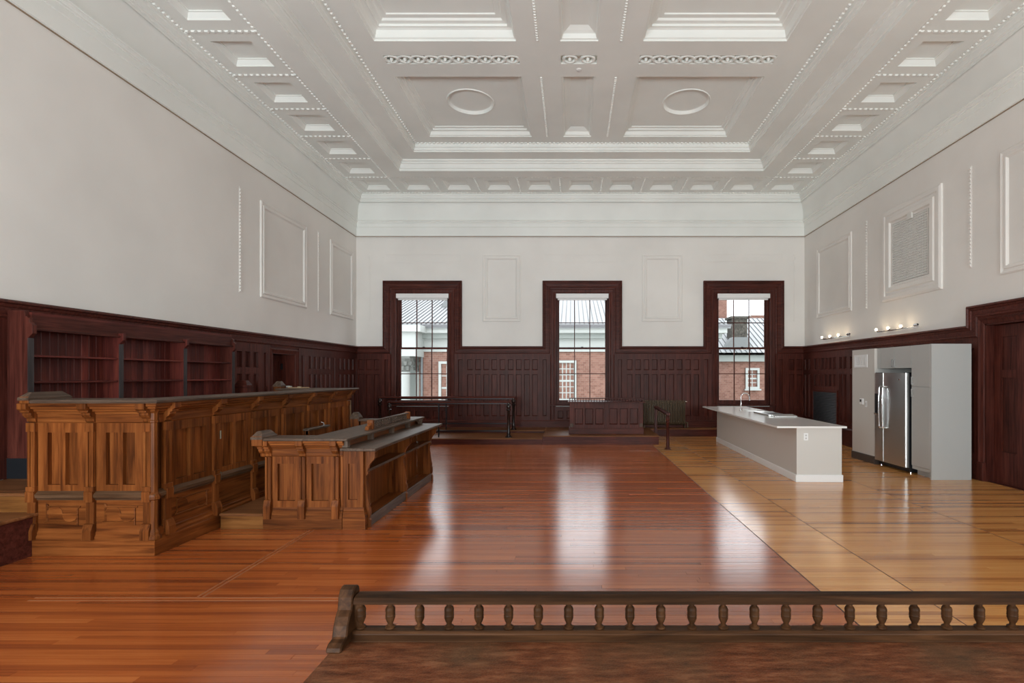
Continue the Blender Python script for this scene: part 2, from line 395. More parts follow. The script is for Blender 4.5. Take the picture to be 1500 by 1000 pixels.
wainscot(wall_left, MLF, 11.95, 13.2, 5, 0.2)
wainscot(wall_left, MLF, 13.2, 13.45, 1, 0.2, [(0.53, 2.14)], 0.10)
wainscot(wall_left, MLF, 13.45, 14.6, 4, 0.2)
wainscot(wall_left, MLF, 14.6, 14.76, 1, 0.2, [(0.53, 2.14)], 0.09)
baseboard(wall_left, MLF, YR, 3.4, 0, 0.24); baseboard(wall_left, MLF, 3.4, 5.5, 0.58, 0.22); baseboard(wall_left, MLF, 11.6, YB-0.072, 0, 0.42)
# right wall
dado(wall_right, MRT, [(YR, DADO), (6.76, DADO), (6.76, 2.83), (8.62, 2.83), (8.62, DADO), (YB, DADO)])
wainscot(wall_right, MRT, 12.86, 14.2, 6, 0.0, [(1.40, 1.72), (1.84, 2.14)], 0.15)
wainscot(wall_right, MRT, 14.2, 14.76, 2, 0.0, [(0.53, 1.72), (1.84, 2.14)], 0.14)
wainscot(wall_right, MRT, 12.36, 12.86, 2, 0.0, [(0.53, 1.72), (1.84, 2.14)], 0.15)
wainscot(wall_right, MRT, 10.62, 12.36, 8, 0.0, [(0.53, 1.72), (1.84, 2.14)], 0.15)
wainscot(wall_right, MRT, 8.41, 8.72, 1, 0.0, [(0.4, 2.14)], 0.15)
wainscot(wall_right, MRT, YR, 6.72, 30, 0.0, [(0.53, 1.72), (1.84, 2.14)], 0.2)
baseboard(wall_right, MRT, 10.62, YB-0.072, 0, 0.42); baseboard(wall_right, MRT, 8.41, 8.72, 0, 0.3); baseboard(wall_right, MRT, YR, 6.72, 0, 0.3)

rail_cap(wall_right, MRT, 8.7, 10.66)
build(MB(MLF).box(10.5, 11.6, 0, 0.03, 2.17, 2.31), 'frieze_board', mahog('y'), wall_left)
build(MB(MRT).box(8.7, 10.66, 0, 0.02, 2.0, 2.28), 'frieze_board', mahog('x'), wall_right)

# plaster frames, rope strips, thin rectangles -------------------------
FP = [(0.0,0.0),(0.0,0.018),(0.02,0.03),(0.045,0.022),(0.055,0.012),(0.075,0.012),(0.085,0.03),(0.12,0.03),(0.135,0.012),(0.15,0.0)]
def frame_mould(par, M, u0, u1, z0, z1, prof=FP, name='panel_moulding', mat=None):
    m = MB(M); m.sweep(prof, [(u0,z0),(u0,z1),(u1,z1),(u1,z0)], lambda a, b, h: (a, h, b), closed=True)
    return build(m, name, mat or WALLP, par)
def rope(par, M, u, z0, z1, r=0.03, step=0.062):
    m = MB(M); m.box(u-0.035, u+0.035, 0, 0.006, z0-0.02, z1+0.02)
    z = z0; k = 0
    while z < z1:
        m.frustum(u-r*0.8, u+r*0.8, 0.004, 0.02, z, z+step*0.75, 0.008, 0.004); z += step
    return build(m, 'rope_moulding', WALLP, par)
for a, b in ((10.24, 12.02), (13.2, 14.58)): frame_mould(wall_left, MLF, a, b, 3.24, 5.15)
for u in (9.63, 12.6): rope(wall_left, MLF, u, 3.25, 5.17)
for a, b in ((-2.55, -1.46), (1.99, 3.15)): frame_mould(wall_back, MBK, a, b, 3.22, 5.13)
for u in (-5.78, 6.35): rope(wall_back, MBK, u, 3.24, 5.13)
for a, b in WIN: frame_mould(wall_back, MBK, a+0.02, b-0.02, 4.93, 5.15, [(0,0),(0,0.008),(0.018,0.008),(0.018,0)], 'thin_moulding')
frame_mould(wall_right, MRT, 12.29, 14.03, 3.22, 5.10)
frame_mould(wall_right, MRT, 6.25, 8.02, 3.24, 5.14)
for u, a in ((11.69, 3.2), (8.64, 3.5)): rope(wall_right, MRT, u, a, 5.15)
GP = [(0.0,0.0),(0.0,0.03),(0.04,0.05),(0.1,0.05),(0.12,0.03),(0.17,0.03),(0.19,0.055),(0.27,0.055),(0.29,0.02),(0.33,0.02),(0.34,0.0)]
frame_mould(wall_right, MRT, 9.28, 11.05, 3.24, 5.13, GP, 'grille_moulding')

# air grille in the plaster frame
g = thing('air_grille', 'square white lattice air grille set high in a plaster frame', 'grille', (XR, 10.16, 3.6))
build(MB(MRT).box(9.62, 10.71, 0.002, 0.006, 3.58, 4.79), 'backing', plain('grille_dark', (0.22,0.20,0.18), 0.8), g)
k = 0
for i in range(23):
    u = 9.64+i*(1.05/22); build(MB(MRT).box(u-0.011, u+0.011, 0.006, 0.026, 3.58, 4.79), 'lattice_bar', WHITE, g)
for i in range(25):
    z = 3.60+i*(1.17/24); build(MB(MRT).box(9.62, 10.71, 0.008, 0.03, z-0.011, z+0.011), 'lattice_bar', WHITE, g)
build(MB(MRT).ext([(10.05,4.74),(10.19,4.74),(10.19,4.84),(10.15,4.88),(10.09,4.88),(10.05,4.84)], 0.03, 0.06, lambda a, b, c: (a, c, b)), 'catch', WHITE, g)

# black louvre vent in the wainscot
v = thing('wall_vent', 'black louvred metal vent set low in the dark wainscot', 'vent', (XR, 13.5, 0.3))
m = MB(MRT); m.sweep([(0,0.052),(0,0.078),(0.05,0.078),(0.06,0.052)], [(12.83,0.24),(12.83,1.31),(14.18,1.31),(14.18,0.24)], lambda a, b, h: (a, h, b), closed=True); build(m, 'frame', mahog('x'), v)
build(MB(MRT).box(12.88, 14.13, 0.053, 0.056, 0.28, 1.27), 'backing', DARKV, v)
for i in range(24):
    z = 0.29+i*0.0405; m = MB(MRT); m.ext([(0.056,z+0.022),(0.072,z),(0.076,z+0.003),(0.060,z+0.026)], 12.89, 14.12, lambda a, b, c: (c, a, b))
    build(m, 'slat', plain('vent_slat', (0.03,0.032,0.038), 0.4) if i == 0 else bpy.data.materials['vent_slat'], v)

# ------------------------------------------------------------------ windows
def window(n, a, b):
    w = thing('window_%d' % n, ('tall sash window beside the left corner, with a columned porch outside', 'tall sash window above the panelled box, plain brick outside', 'tall sash window behind the kitchen island, with a stone chimney outside')[n-1], 'window', ((a+b)/2, YB, WZ0), kind='structure')
    M = MBK; c = (a+b)/2
    # jamb lining, architrave
    m = MB(M); m.box(a, a+0.05, -0.30, 0.02, WZ0, WZ1); m.box(b-0.05, b, -0.30, 0.02, WZ0, WZ1); m.box(a, b, -0.30, 0.02, WZ1-0.05, WZ1); build(m, 'jamb', mahog('z'), w)
    m = MB(M); m.sweep([(0.0,0.0),(0.0,0.03),(0.03,0.045),(0.10,0.04),(0.12,0.055),(0.165,0.05),(0.165,0.0)], [(a-0.115, ZP), (a-0.115, WZ1+0.12), (b+0.115, WZ1+0.12), (b+0.115, ZP)], lambda u, z, h: (u, h, z)); build(m, 'casing', mahog('z'), w)
    m = MB(M); m.box(a-0.12, b+0.12, -0.3, 0.10, WZ0-0.04, WZ0); build(m, 'sill', mahog('x'), w, bev=0.008)
    g0, g1 = c-0.66, c+0.66                    # glass span
    m = MB(M); m.box(a+0.05, g0-0.045, -0.22, -0.06, WZ0, WZ1-0.05); m.box(g1+0.045, b-0.05, -0.22, -0.06, WZ0, WZ1-0.05); build(m, 'stop_bead', mahog('z'), w)
    zm = 2.46
    for nm, z0, z1, v0, zmid in (('upper_sash', zm-0.02, WZ1-0.05, -0.19, 3.20), ('lower_sash', WZ0, zm+0.035, -0.14, 1.735)):
        m = MB(M); bt = 0.12 if nm == 'lower_sash' else 0.05
        m.box(g0-0.045, g0, v0, v0+0.045, z0, z1); m.box(g1, g1+0.045, v0, v0+0.045, z0, z1)
        m.box(g0, g1, v0, v0+0.045, z0, z0+bt); m.box(g0, g1, v0, v0+0.045, z1-0.05, z1)
        s = build(m, nm, mahog('z'), w)
        for k in (1, 2):
            u = g0+(g1-g0)*k/3; build(MB(M).box(u-0.012, u+0.012, v0+0.006, v0+0.04, z0+bt, z1-0.05), 'muntin', mahog('z'), s)
        build(MB(M).box(g0, g1, v0+0.007, v0+0.039, zmid-0.012, zmid+0.012), 'muntin', mahog('x'), s)
        for k in range(3):
            for q0, q1 in ((z0+bt, zmid), (zmid, z1-0.05)):
                u0 = g0+(g1-g0)*k/3; u1 = g0+(g1-g0)*(k+1)/3
                build(MB(M).face([(u0,v0+0.02,q0),(u1,v0+0.02,q0),(u1,v0+0.02,q1),(u0,v0+0.02,q1)]), 'pane', GLASS, s)
    build(MB(M).box(c-0.03, c+0.03, -0.10, -0.075, zm+0.035, zm+0.05), 'sash_lock', BLACK, w)
    bl = thing('roller_blind', ('white roller blind rolled up above the window with the columned porch', 'white roller blind rolled up above the window behind the panelled box', 'white roller blind rolled up above the window behind the kitchen island')[n-1], 'blind', (c, YB, WZ1-0.19), 'rolled-up window blinds')
    build(MB(M).box(c-0.745, c+0.745, -0.055, 0.075, WZ1-0.15, WZ1-0.02), 'cassette', TRIMW, bl, bev=0.006)
    build(MB(M).box(c-0.70, c+0.70, -0.03, 0.03, WZ1-0.195, WZ1-0.15), 'hem_bar', TRIMW, bl)
for i, (a, b) in enumerate(WOP): window(i+1, a, b)

# ------------------------------------------------------------------ doors
def door_leaf(d, M, u0, u1, v0, z0, z1, rows, cols, th=0.05, mat=None, name='leaf'):
    mt = mat or mahog('z')
    us = [u0]+[q for c in cols for q in c]+[u1]; zs = [z0]+[q for r in rows for q in r]+[z1]
    holes = [(c[0], c[1], r[0], r[1]) for c in cols for r in rows]
    m = MB(M); m.cells(us, zs, holes, lambda a, b, c, e: m.box(a, b, v0-th, v0, c, e)); lf = build(m, name, mt, d)
    for c in cols:
        for r in rows:
            q = MB(M); q.box(c[0], c[1], v0-th+0.008, v0-0.02, r[0], r[1]); q.frustum(c[0]+0.02, c[1]-0.02, v0-0.02, v0-0.019, r[0]+0.02, r[1]-0.02, 0, 0)
            build(q, 'panel', mt, lf)
    return lf
d2 = thing('door_2', 'dark panelled double door with stepped casing beside the white kitchen cabinets', 'door', (XR, 7.72, 0), kind='structure')
m = MB(MRT); m.box(RD[0]-0.02, RD[0]+0.03, -0.34, 0.03, 0, RD[3]); m.box(RD[1]-0.03, RD[1]+0.02, -0.34, 0.03, 0, RD[3]); m.box(RD[0], RD[1], -0.34, 0.03, RD[3]-0.03, RD[3]+0.02); build(m, 'jamb', mahog('z'), d2)
m = MB(MRT); m.sweep([(0.0,0.0),(0.0,0.05),(0.025,0.07),(0.05,0.05),(0.10,0.04),(0.12,0.02),(0.13,0.0)], [(RD[0]-0.11, 0), (RD[0]-0.11, RD[3]+0.10), (RD[1]+0.11, RD[3]+0.10), (RD[1]+0.11, 0)], lambda a, b, h: (a, h, b)); build(m, 'casing', mahog('z'), d2)
for u in (RD[0]-0.115, RD[1]-0.02): build(MB(MRT).box(u, u+0.13, 0.0, 0.075, 0, 0.3), 'plinth_block', mahog('z'), d2, bev=0.006)
build(MB(MRT).box(RD[0]-0.1, RD[1]+0.1, -0.34, 0.0, -0.02, 0.004), 'threshold', mahog('y'), d2)
door_leaf(d2, MRT, 7.69, 8.27, -0.1, 0.005, 2.48, [(0.50, 1.66), (1.78, 2.30)], [(7.85, 8.13)])
door_leaf(d2, MRT, 7.09, 7.67, -0.1, 0.005, 2.48, [(0.50, 1.66), (1.78, 2.30)], [(7.24, 7.52)])
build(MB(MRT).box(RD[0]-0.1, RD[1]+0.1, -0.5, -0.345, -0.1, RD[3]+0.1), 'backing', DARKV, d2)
d1 = thing('door_1', 'dark doorway with a panelled door ajar inside, beside the bookcase', 'door', (XL, 11.05, 0), kind='structure')
m = MB(MLF); m.box(LD[0]-0.02, LD[0]+0.03, -0.34, 0.03, 0, LD[3]); m.box(LD[1]-0.03, LD[1]+0.02, -0.34, 0.03, 0, LD[3]); m.box(LD[0], LD[1], -0.34, 0.03, LD[3]-0.03, LD[3]+0.02); build(m, 'jamb', mahog('z'), d1)
m = MB(MLF); m.sweep([(0.0,0.0),(0.0,0.045),(0.025,0.06),(0.05,0.05),(0.09,0.035),(0.11,0.0)], [(LD[0]-0.09, 0), (LD[0]-0.09, LD[3]+0.08), (LD[1]+0.09, LD[3]+0.08), (LD[1]+0.09, 0)], lambda a, b, h: (a, h, b)); build(m, 'casing', mahog('z'), d1)
door_leaf(d1, MLF, LD[0]+0.04, LD[1]-0.04, -0.26, 0.02, LD[3]-0.04, [(0.3, 1.3), (1.42, 2.0)], [(LD[0]+0.14, LD[0]+0.40), (LD[1]-0.40, LD[1]-0.14)])
build(MB(MLF).box(LD[1]-0.09, LD[1]-0.035, -0.255, -0.23, 1.82, 1.95), 'hinge', BLACK, d1)
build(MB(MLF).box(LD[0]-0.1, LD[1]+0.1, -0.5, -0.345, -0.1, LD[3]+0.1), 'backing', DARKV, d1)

# ------------------------------------------------------------------ ceiling (rises very slightly towards the rear wall)
PIV = Vector((0, YB, 6.79))
ceiling = thing('ceiling', 'off-white coffered plaster ceiling with beads, rosette chains and round recesses', 'ceiling', PIV, kind='structure')
Z1 = 6.79; Z2 = Z1+0.22; Z3 = Z2+0.19
def rect(d): return [(XL+d, YR+d), (XL+d, YB-d), (XR-d, YB-d), (XR-d, YR+d)]      # clockwise: right hand of travel points inwards
fxy = lambda a, b, h: (a, b, h)
def ring(name, prof, kind=None):
    m = MB(); m.sweep(prof, rect(0), fxy, closed=True); return build(m, name, CEILP, ceiling, smooth=30, kind=kind)
ring('frieze', [(0.0,5.64),(0.012,5.64),(0.012,5.648),(0.03,5.655),(0.03,5.90),(0.042,5.905),(0.042,6.0),(0.055,6.005),(0.055,6.03),(0.08,6.045),(0.085,6.075),(0.10,6.08),(0.10,6.097)])
ring('cove', [(0.075,6.09)]+[(0.075+0.11*(1-math.cos(t*PI/16)), 6.10+0.455*math.sin(t*PI/16)) for t in range(0, 9)])
ring('crown', [(0.15,6.555),(0.19,6.57),(0.19,6.615),(0.21,6.62),(0.215,6.65),(0.235,6.66),(0.25,6.72),(0.265,6.735),(0.265,6.77),(0.285,6.775),(0.285,Z1+0.005)])
m = MB(); m.sweep([(0.001,5.628),(0.014,5.628),(0.014,5.642),(0.001,5.642)], rect(0), fxy, closed=True, profclosed=True); build(m, 'joint_strip', plain('brown_joint', (0.30,0.22,0.15), 0.8), ceiling)
D0 = 0.285; PX = (XR-XL-2*D0)/11; NY = 16; PY = (YB-YR-2*D0)/NY
def coffermesh(px, py):
    m = MB(); a = 0.235; 
    xs = [0, a, px-a, px]; ys = [0, a, py-a, py]
    m.cells(xs, ys, [(a, px-a, a, py-a)], lambda x0, x1, y0, y1: m.face([(x0,y0,0),(x1,y0,0),(x1,y1,0),(x0,y1,0)]))
    m.sweep([(0,0),(0.005,0.02),(0.05,0.085),(0.07,0.085),(0.07,0.10)], [(a,a),(a,py-a),(px-a,py-a),(px-a,a)], fxy, closed=True)
    b = a+0.07; m.face([(b,b,0.10),(px-b,b,0.10),(px-b,py-b,0.10),(b,py-b,0.10)])
    me = bpy.data.meshes.new('coffer'); me.from_pydata([tuple(v) for v in m.v], [], m.f); me.materials.append(CEILP); return me
CM = coffermesh(PX, PY)
for i in range(11):
    for j in range(NY):
        if 0 < i < 10 and 0 < j < NY-1: continue
        inst(CM, 'coffer', ceiling, Matrix.Translation(Vector((XL+D0+i*PX, YR+D0+j*PY, Z1))-PIV))
def beads(name, segs, z, size, pitch, r=None):
    m = MB()
    for (x0, y0, x1, y1) in segs:
        L = math.hypot(x1-x0, y1-y0); n = int(L/pitch); ux, uy = (x1-x0)/L, (y1-y0)/L
        w = size/2
        a = Vector((x0,y0)); b = Vector((x1,y1)); nn = Vector((-uy, ux))*w*1.35
        m.face([(*(a-nn), z-0.002), (*(b-nn), z-0.002), (*(b+nn), z-0.002), (*(a+nn), z-0.002)])
        for k in range(n):
            t = (k+0.5)*L/n; cx, cy = x0+ux*t, y0+uy*t; l = L/n*0.34
            q = [m.p((cx+sx*(ux*l)+sy*(-uy*w), cy+sx*(uy*l)+sy*(ux*w), z)) for sx, sy in ((-1,-1),(1,-1),(1,1),(-1,1))]
            q2 = [m.p((cx+sx*(ux*l*0.6)+sy*(-uy*w*0.6), cy+sx*(uy*l*0.6)+sy*(ux*w*0.6), z-size*0.5)) for sx, sy in ((-1,-1),(1,-1),(1,1),(-1,1))]
            m.f.append(q2)
            for e in range(4): m.f.append([q[e], q[(e+1)%4], q2[(e+1)%4], q2[e]])
    return build(m, name, CEILP, ceiling, kind='stuff')
def rectsegs(d, front=YR): 
    x0, x1, y0, y1 = XL+d, XR-d, front+d, YB-d
    return [(x0,y0,x0,y1), (x0,y1,x1,y1), (x1,y1,x1,y0)]
beads('outer_beading', rectsegs(D0+0.02), Z1, 0.045, 0.085)
beads('inner_beading', rectsegs(D0+PX-0.0), Z1, 0.05, 0.085)
sg = []
for j in range(1, NY):
    yy = YR+D0+j*PY; sg += [(XL+D0, yy, XL+D0+PX, yy), (XR-D0-PX, yy, XR-D0, yy)]
for i in range(1, 11):
    xx = XL+D0+i*PX; sg.append((xx, YB-D0-PY, xx, YB-D0))
beads('cross_beading', sg, Z1, 0.045, 0.10)
# flat border, first and second raised steps
DB = D0+PX; m = MB(); m.sweep([(DB, Z1-0.0), (DB+0.05, Z1-0.03), (DB+0.07, Z1-0.03), (1.85, Z1-0.03)], rect(0), fxy, closed=True); build(m, 'border', CEILP, ceiling)
ring('first_step', [(1.85,Z1-0.03),(1.85,Z1+0.03),(1.875,Z1+0.035),(1.885,Z1+0.10),(1.91,Z1+0.135),(1.93,Z1+0.14),(1.93,Z1+0.17),(1.965,Z1+0.185),(1.97,Z2),(2.36,Z2)])
ring('second_step', [(2.36,Z2),(2.36,Z2+0.03),(2.38,Z2+0.035),(2.39,Z2+0.09),(2.41,Z2+0.10),(2.41,Z3)])
beads('dentil_row', rectsegs(2.435), Z3, 0.05, 0.095)
# field with sunk panels
FX0, FX1, FY0, FY1 = XL+2.41, XR-2.41, YR+2.41, YB-2.41
LPX, RPX, CPX = (-3.32, -0.94), (1.19, 3.60), (-0.20, 0.44)
GUI = [(9.07, 9.31), (1.6, 1.84)]
PROWS = [(9.70, 12.07), (2.2, 8.69), (FY0+0.35, 1.25)]
holes = [(a, b, c, d) for a, b in (LPX, RPX, CPX) for c, d in PROWS+GUI]
m = MB(); m.cells([FX0, FX1]+[q for h in holes for q in h[:2]], [FY0, FY1]+[q for h in holes for q in h[2:]], holes, lambda x0, x1, y0, y1: m.face([(x0,y0,Z3),(x1,y0,Z3),(x1,y1,Z3),(x0,y1,Z3)]))
build(m, 'field', CEILP, ceiling)
PPR = [(0,0),(0,0.02),(0.025,0.03),(0.05,0.10),(0.085,0.115),(0.105,0.115),(0.11,0.14),(0.15,0.15),(0.17,0.15),(0.175,0.17)]
PPB = [(0,0),(0,0.03),(0.03,0.045),(0.06,0.15),(0.10,0.165),(0.13,0.165),(0.135,0.20),(0.20,0.21),(0.22,0.24),(0.30,0.24),(0.31,0.26)]
PPC = [(0,0),(0,0.02),(0.03,0.03),(0.05,0.10),(0.10,0.12),(0.17,0.16)]
for a, b in (LPX, RPX, CPX):
    for r, (c, d) in enumerate(PROWS):
        pr = PPC if (a, b) == CPX else (PPB if r == 1 else PPR)
        m = MB(); m.sweep([(n, Z3+h) for n, h in pr], [(a,c),(a,d),(b,d),(b,c)], fxy, closed=True); e = pr[-1]
        rnd = (r != 1 and (a, b) != CPX); cx, cy, R = (a+b)/2, (c+d)/2, 0.50
        i = e[0]; zt = Z3+e[1]
        if rnd:
            K = 40; cir = [(cx+R*math.cos(2*PI*k/K), cy+R*math.sin(2*PI*k/K)) for k in range(K)]
            sq = []
            for k in range(K):
                t = 2*PI*k/K; s = max(abs(math.cos(t)), abs(math.sin(t))); sq.append((cx+(b-a-2*i)/2*math.cos(t)/s, cy+(d-c-2*i)/2*math.sin(t)/s))
            for k in range(K):
                j = (k+1)%K; m.face([(*sq[k],zt),(*sq[j],zt),(*cir[j],zt),(*cir[k],zt)])
            lev = [(1.0,0),(0.985,-0.018),(0.955,-0.018),(0.94,0.0),(0.91,0.045),(0.88,0.05)]
            for (s0,h0),(s1,h1) in zip(lev, lev[1:]):
                for k in range(K):
                    j = (k+1)%K
                    P = lambda s, h, q: (cx+(cir[q][0]-cx)*s, cy+(cir[q][1]-cy)*s, zt+h)
                    m.face([P(s0,h0,k), P(s0,h0,j), P(s1,h1,j), P(s1,h1,k)])
            m.face([(cx+(x-cx)*0.88, cy+(y-cy)*0.88, zt+0.05) for x, y in cir])
        else: m.face([(a+i,c+i,zt),(b-i,c+i,zt),(b-i,d-i,zt),(a+i,d-i,zt)])
        build(m, 'sunk_panel', CEILP, ceiling)
# guilloche chains in their slots
for a, b in (LPX, RPX, CPX):
    for c, d in GUI:
        n = 2 if (a, b) == CPX else 10; w = (b-a)/n; cy = (c+d)/2
        m = MB(); m.sweep([(0,Z3),(0,Z3+0.10)], [(a,c),(a,d),(b,d),(b,c)], fxy, closed=True); m.face([(a,c,Z3+0.10),(b,c,Z3+0.10),(b,d,Z3+0.10),(a,d,Z3+0.10)])
        gl = build(m, 'guilloche_slot', CEILP, ceiling)
        for k in range(n):
            m = MB(); cx = a+(k+0.5)*w; R = 0.098; K = 16; tr = 0.024
            rr = [[m.p((cx+(R+tr*math.cos(q*PI/3))*1.12*math.cos(2*PI*t/K), cy+(R+tr*math.cos(q*PI/3))*math.sin(2*PI*t/K), Z3+0.022+tr*math.sin(q*PI/3)*1.3)) for q in range(6)] for t in range(K)]
            for t in range(K):
                for q in range(6): m.f.append([rr[t][q], rr[(t+1)%K][q], rr[(t+1)%K][(q+1)%6], rr[t][(q+1)%6]])
            m.lathe([(0.055,Z3+0.09),(0.055,Z3+0.05),(0.03,Z3+0.03),(0.03,Z3-0.005),(0.012,Z3-0.03)], (cx, cy, 0), 8)
            build(m, 'rosette', CEILP, gl, smooth=50)
# rope strips on the field
m = MB()
for x in (-0.58, 0.82):
    for y0, y1 in ((9.7, 12.07), (2.2, 8.69)):
        n = int((y1-y0)/0.06)
        for k in range(n):
            y = y0+(k+0.5)*(y1-y0)/n; m.frustum(x-0.022, x+0.022, y-0.021, y+0.021, Z3, Z3-0.02, 0.008, 0.008)
build(m, 'rope_strip', CEILP, ceiling, kind='stuff')
build(MB().box(XL-0.3, XR+0.3, YR-0.3, YB+0.4, Z3+0.33, Z3+0.45), 'roof_slab', CEILP, ceiling)  # unseen lid added over the ceiling to block outside light
build(MB().lathe([(0.05,0),(0.05,-0.012),(0.035,-0.02)], (0.125, 9.48, Z3), 16), 'sprinkler_cap', TRIMW, ceiling, smooth=40)
ceiling.rotation_euler = (-0.0150, 0, 0)

# ------------------------------------------------------------------ platforms
def platform(name, label, boxes, treads, loc, matr=None, cat='platform'):
    t = thing(name, label, cat, loc)
    m = MB()
    for b in boxes: m.box(*b)
    build(m, 'riser', mahog('x'), t)
    for b in treads: build(MB().box(*b), 'tread', matr or steptread('x'), t, bev=0.008)
    return t
YF = 12.67
platform('platform', 'low dark red wooden platform running under the three windows', [(XL+0.072, -0.72, 13.92, YB-0.072, 0, ZP-0.03), (-0.72, 2.12, YF+0.02, YB-0.072, 0, ZP-0.03), (2.12, XR-0.075, 14.37, YB-0.072, 0, ZP-0.03)],
         [(XL+0.072, -0.72, 13.90, YB-0.072, ZP-0.03, ZP), (-0.72, 2.14, YF, YB-0.072, ZP-0.03, ZP), (2.14, XR-0.075, 14.35, YB-0.072, ZP-0.03, ZP)], (0, YF, 0))
platform('platform_step', 'lower wooden step in front of the platform below the two handrails', [(-4.6, -0.725, YF+0.02, 13.91, 0, 0.125)], [(-4.6, -0.725, YF, 13.895, 0.125, 0.15)], (-2.5, YF, 0), cat='step')
platform('clerk_platform', 'oak-edged step filling the gap between the two carved benches', [], [(-3.882, -3.402, 5.70, 9.0, 0.145, 0.175), (-3.402, -2.57, 5.87, 9.0, 0.145, 0.175)], (-3.67, 5.72, 0), steptread('x'), 'step')
cp = bpy.data.objects['clerk_platform']; build(MB().box(-3.882, -3.402, 5.73, 9.0, 0, 0.145).box(-3.402, -2.57, 5.87, 9.0, 0, 0.145), 'riser', wood('raw_oak', (0.08,0.026,0.007), (0.18,0.068,0.017), (0.26,0.11,0.03), 'x', 0.5, 20, 0.15, 0.12), cp)
jp = platform('judge_platform', 'raised wooden platform with oak steps behind the tall bench', [(XL+0.072, -5.07, 2.0, 4.925, 0, 0.37), (XL+0.072, -5.10, 4.93, 5.03, 0, 0.55), (XL+0.072, -4.08, 5.03, 9.04, 0, 0.55)], [(XL+0.072, -5.04, 2.0, 4.925, 0.37, 0.40), (XL+0.072, -5.10, 4.90, 5.03, 0.55, 0.58), (XL+0.072, -4.08, 5.03, 9.04, 0.55, 0.58)], (-5.6, 3.5, 0))
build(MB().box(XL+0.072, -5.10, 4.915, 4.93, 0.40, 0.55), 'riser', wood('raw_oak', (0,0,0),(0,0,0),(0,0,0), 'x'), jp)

# ------------------------------------------------------------------ tall judge's bench
BX0, BX1, BY0, BY1 = -5.08, -3.95, 4.90, 9.18
oak('y'); darktop('y'); wood('ledge_walnut', (0.045,0.02,0.009),(0.105,0.052,0.026),(0.17,0.095,0.055),'y',0.4,24,0.1,0.15)
jb = thing('judge_bench', 'tall carved walnut bench with bracketed cornice in front of the bookcase', 'bench', (-4.5, 5.0, 0))
PATH = [(BX0, BY0), (BX1, BY0), (BX1, BY1), (BX0, BY1)]
def sw(T, prof, name, mat, path=PATH, closedp=True, bev=0.0):
    m = MB(); m.sweep(prof, path, fxy, profclosed=closedp); o = build(m, name, mat, T, bev=bev)
    if mat.name.endswith('_x') and len(path) > 2 and (mat.name[:-2], 'y') in WC:      # grain follows each run of the sweep
        me = o.data; me.materials.append(WC[(mat.name[:-2], 'y')])
        for pl in me.polygons:
            xs = [me.vertices[v].co.x for v in pl.vertices]; ys = [me.vertices[v].co.y for v in pl.vertices]
            if max(ys)-min(ys) > max(xs)-min(xs): pl.material_index = 1
    return o
def steps(pts): return pts
sw(jb, [(-0.12,0.0),(-0.045,0.0),(-0.045,1.36),(-0.12,1.36)], 'carcass', oak('z'))
sw(jb, [(-0.1,0.0),(0.03,0.0),(0.03,0.14),(0.02,0.155),(-0.1,0.155)], 'plinth', oak('x'), bev=0.003)
sw(jb, [(-0.05,0.155),(0.022,0.155),(0.022,0.175),(0.012,0.195),(0.012,0.215),(0.004,0.225),(0.0,0.25),(-0.05,0.25)], 'base_moulding', oak('x'))
sw(jb, [(-0.045,0.52),(0.012,0.52),(0.012,0.535),(0.03,0.545),(0.035,0.575),(0.0,0.605),(-0.045,0.605)], 'ledge', wood('ledge_walnut', (0.045,0.02,0.009),(0.105,0.052,0.026),(0.17,0.095,0.055),'x',0.4,24,0.1,0.25))
sw(jb, [(-0.05,1.246),(0.0,1.246),(0.006,1.256),(0.006,1.335),(-0.05,1.335)], 'frieze', oak('x'))
sw(jb, [(-0.05,1.335),(0.012,1.335),(0.016,1.352),(0.04,1.358),(0.045,1.378),(0.07,1.384),(0.072,1.402),(0.09,1.408),(0.092,1.438),(-0.05,1.438)], 'cornice', oak('x'))
sw(jb, [(-0.30,1.438),(0.125,1.438),(0.132,1.448),(0.132,1.462),(0.122,1.469),(-0.30,1.469)], 'bench_top', darktop('x'), [(-4.99, BY0), (BX1, BY0), (BX1, BY1), (BX0, BY1)])
BRK = [(0,1.25),(0.022,1.262),(0.026,1.29),(0.05,1.305),(0.066,1.325),(0.066,1.345),(0.088,1.35),(0.088,1.368),(0.10,1.372),(0.115,1.384),(0.115,1.436),(0,1.436)]
WEDGE = [(0.0,0.155),(0.062,0.155),(0.062,0.24),(0.04,0.30),(0.0,0.31)]
fv = lambda a, b, c: (c, a, b)
def pilaster(T, M, u, w=0.083, lower=True, zs=0.0):
    h = w/2
    m = MB(M); m.ext([(v, z) for v, z in BRK], u-h, u+h, fv); build(m, 'bracket', oak('z'), T, bev=0.002)
    m = MB(M); m.box(u-h, u+h, -0.02, 0.034, 1.166, 1.25); build(m, 'pilaster_cap', oak('z'), T, bev=0.002)
    m = MB(M); m.box(u-h+0.004, u+h-0.004, -0.02, 0.012, 0.65, 1.166); m.box(u-h+0.006, u-h+0.030, 0.012, 0.026, 0.65, 1.166); m.box(u+h-0.030, u+h-0.006, 0.012, 0.026, 0.65, 1.166); m.box(u-0.006, u+0.006, 0.012, 0.022, 0.65, 1.166); build(m, 'pilaster', oak('z'), T)
    m = MB(M); m.box(u-h, u+h, -0.02, 0.036, 0.605, 0.65); m.box(u-h+0.001, u+h-0.001, -0.02, 0.045, 0.505, 0.605); build(m, 'pilaster_base', oak('z'), T, bev=0.002)
    if lower:
        m = MB(M); m.box(u-h+0.003, u+h-0.003, -0.02, 0.024, 0.25, 0.505); m.ext(WEDGE, u-h-0.002, u+h+0.002, fv); build(m, 'pilaster_foot', oak('z'), T, bev=0.002)
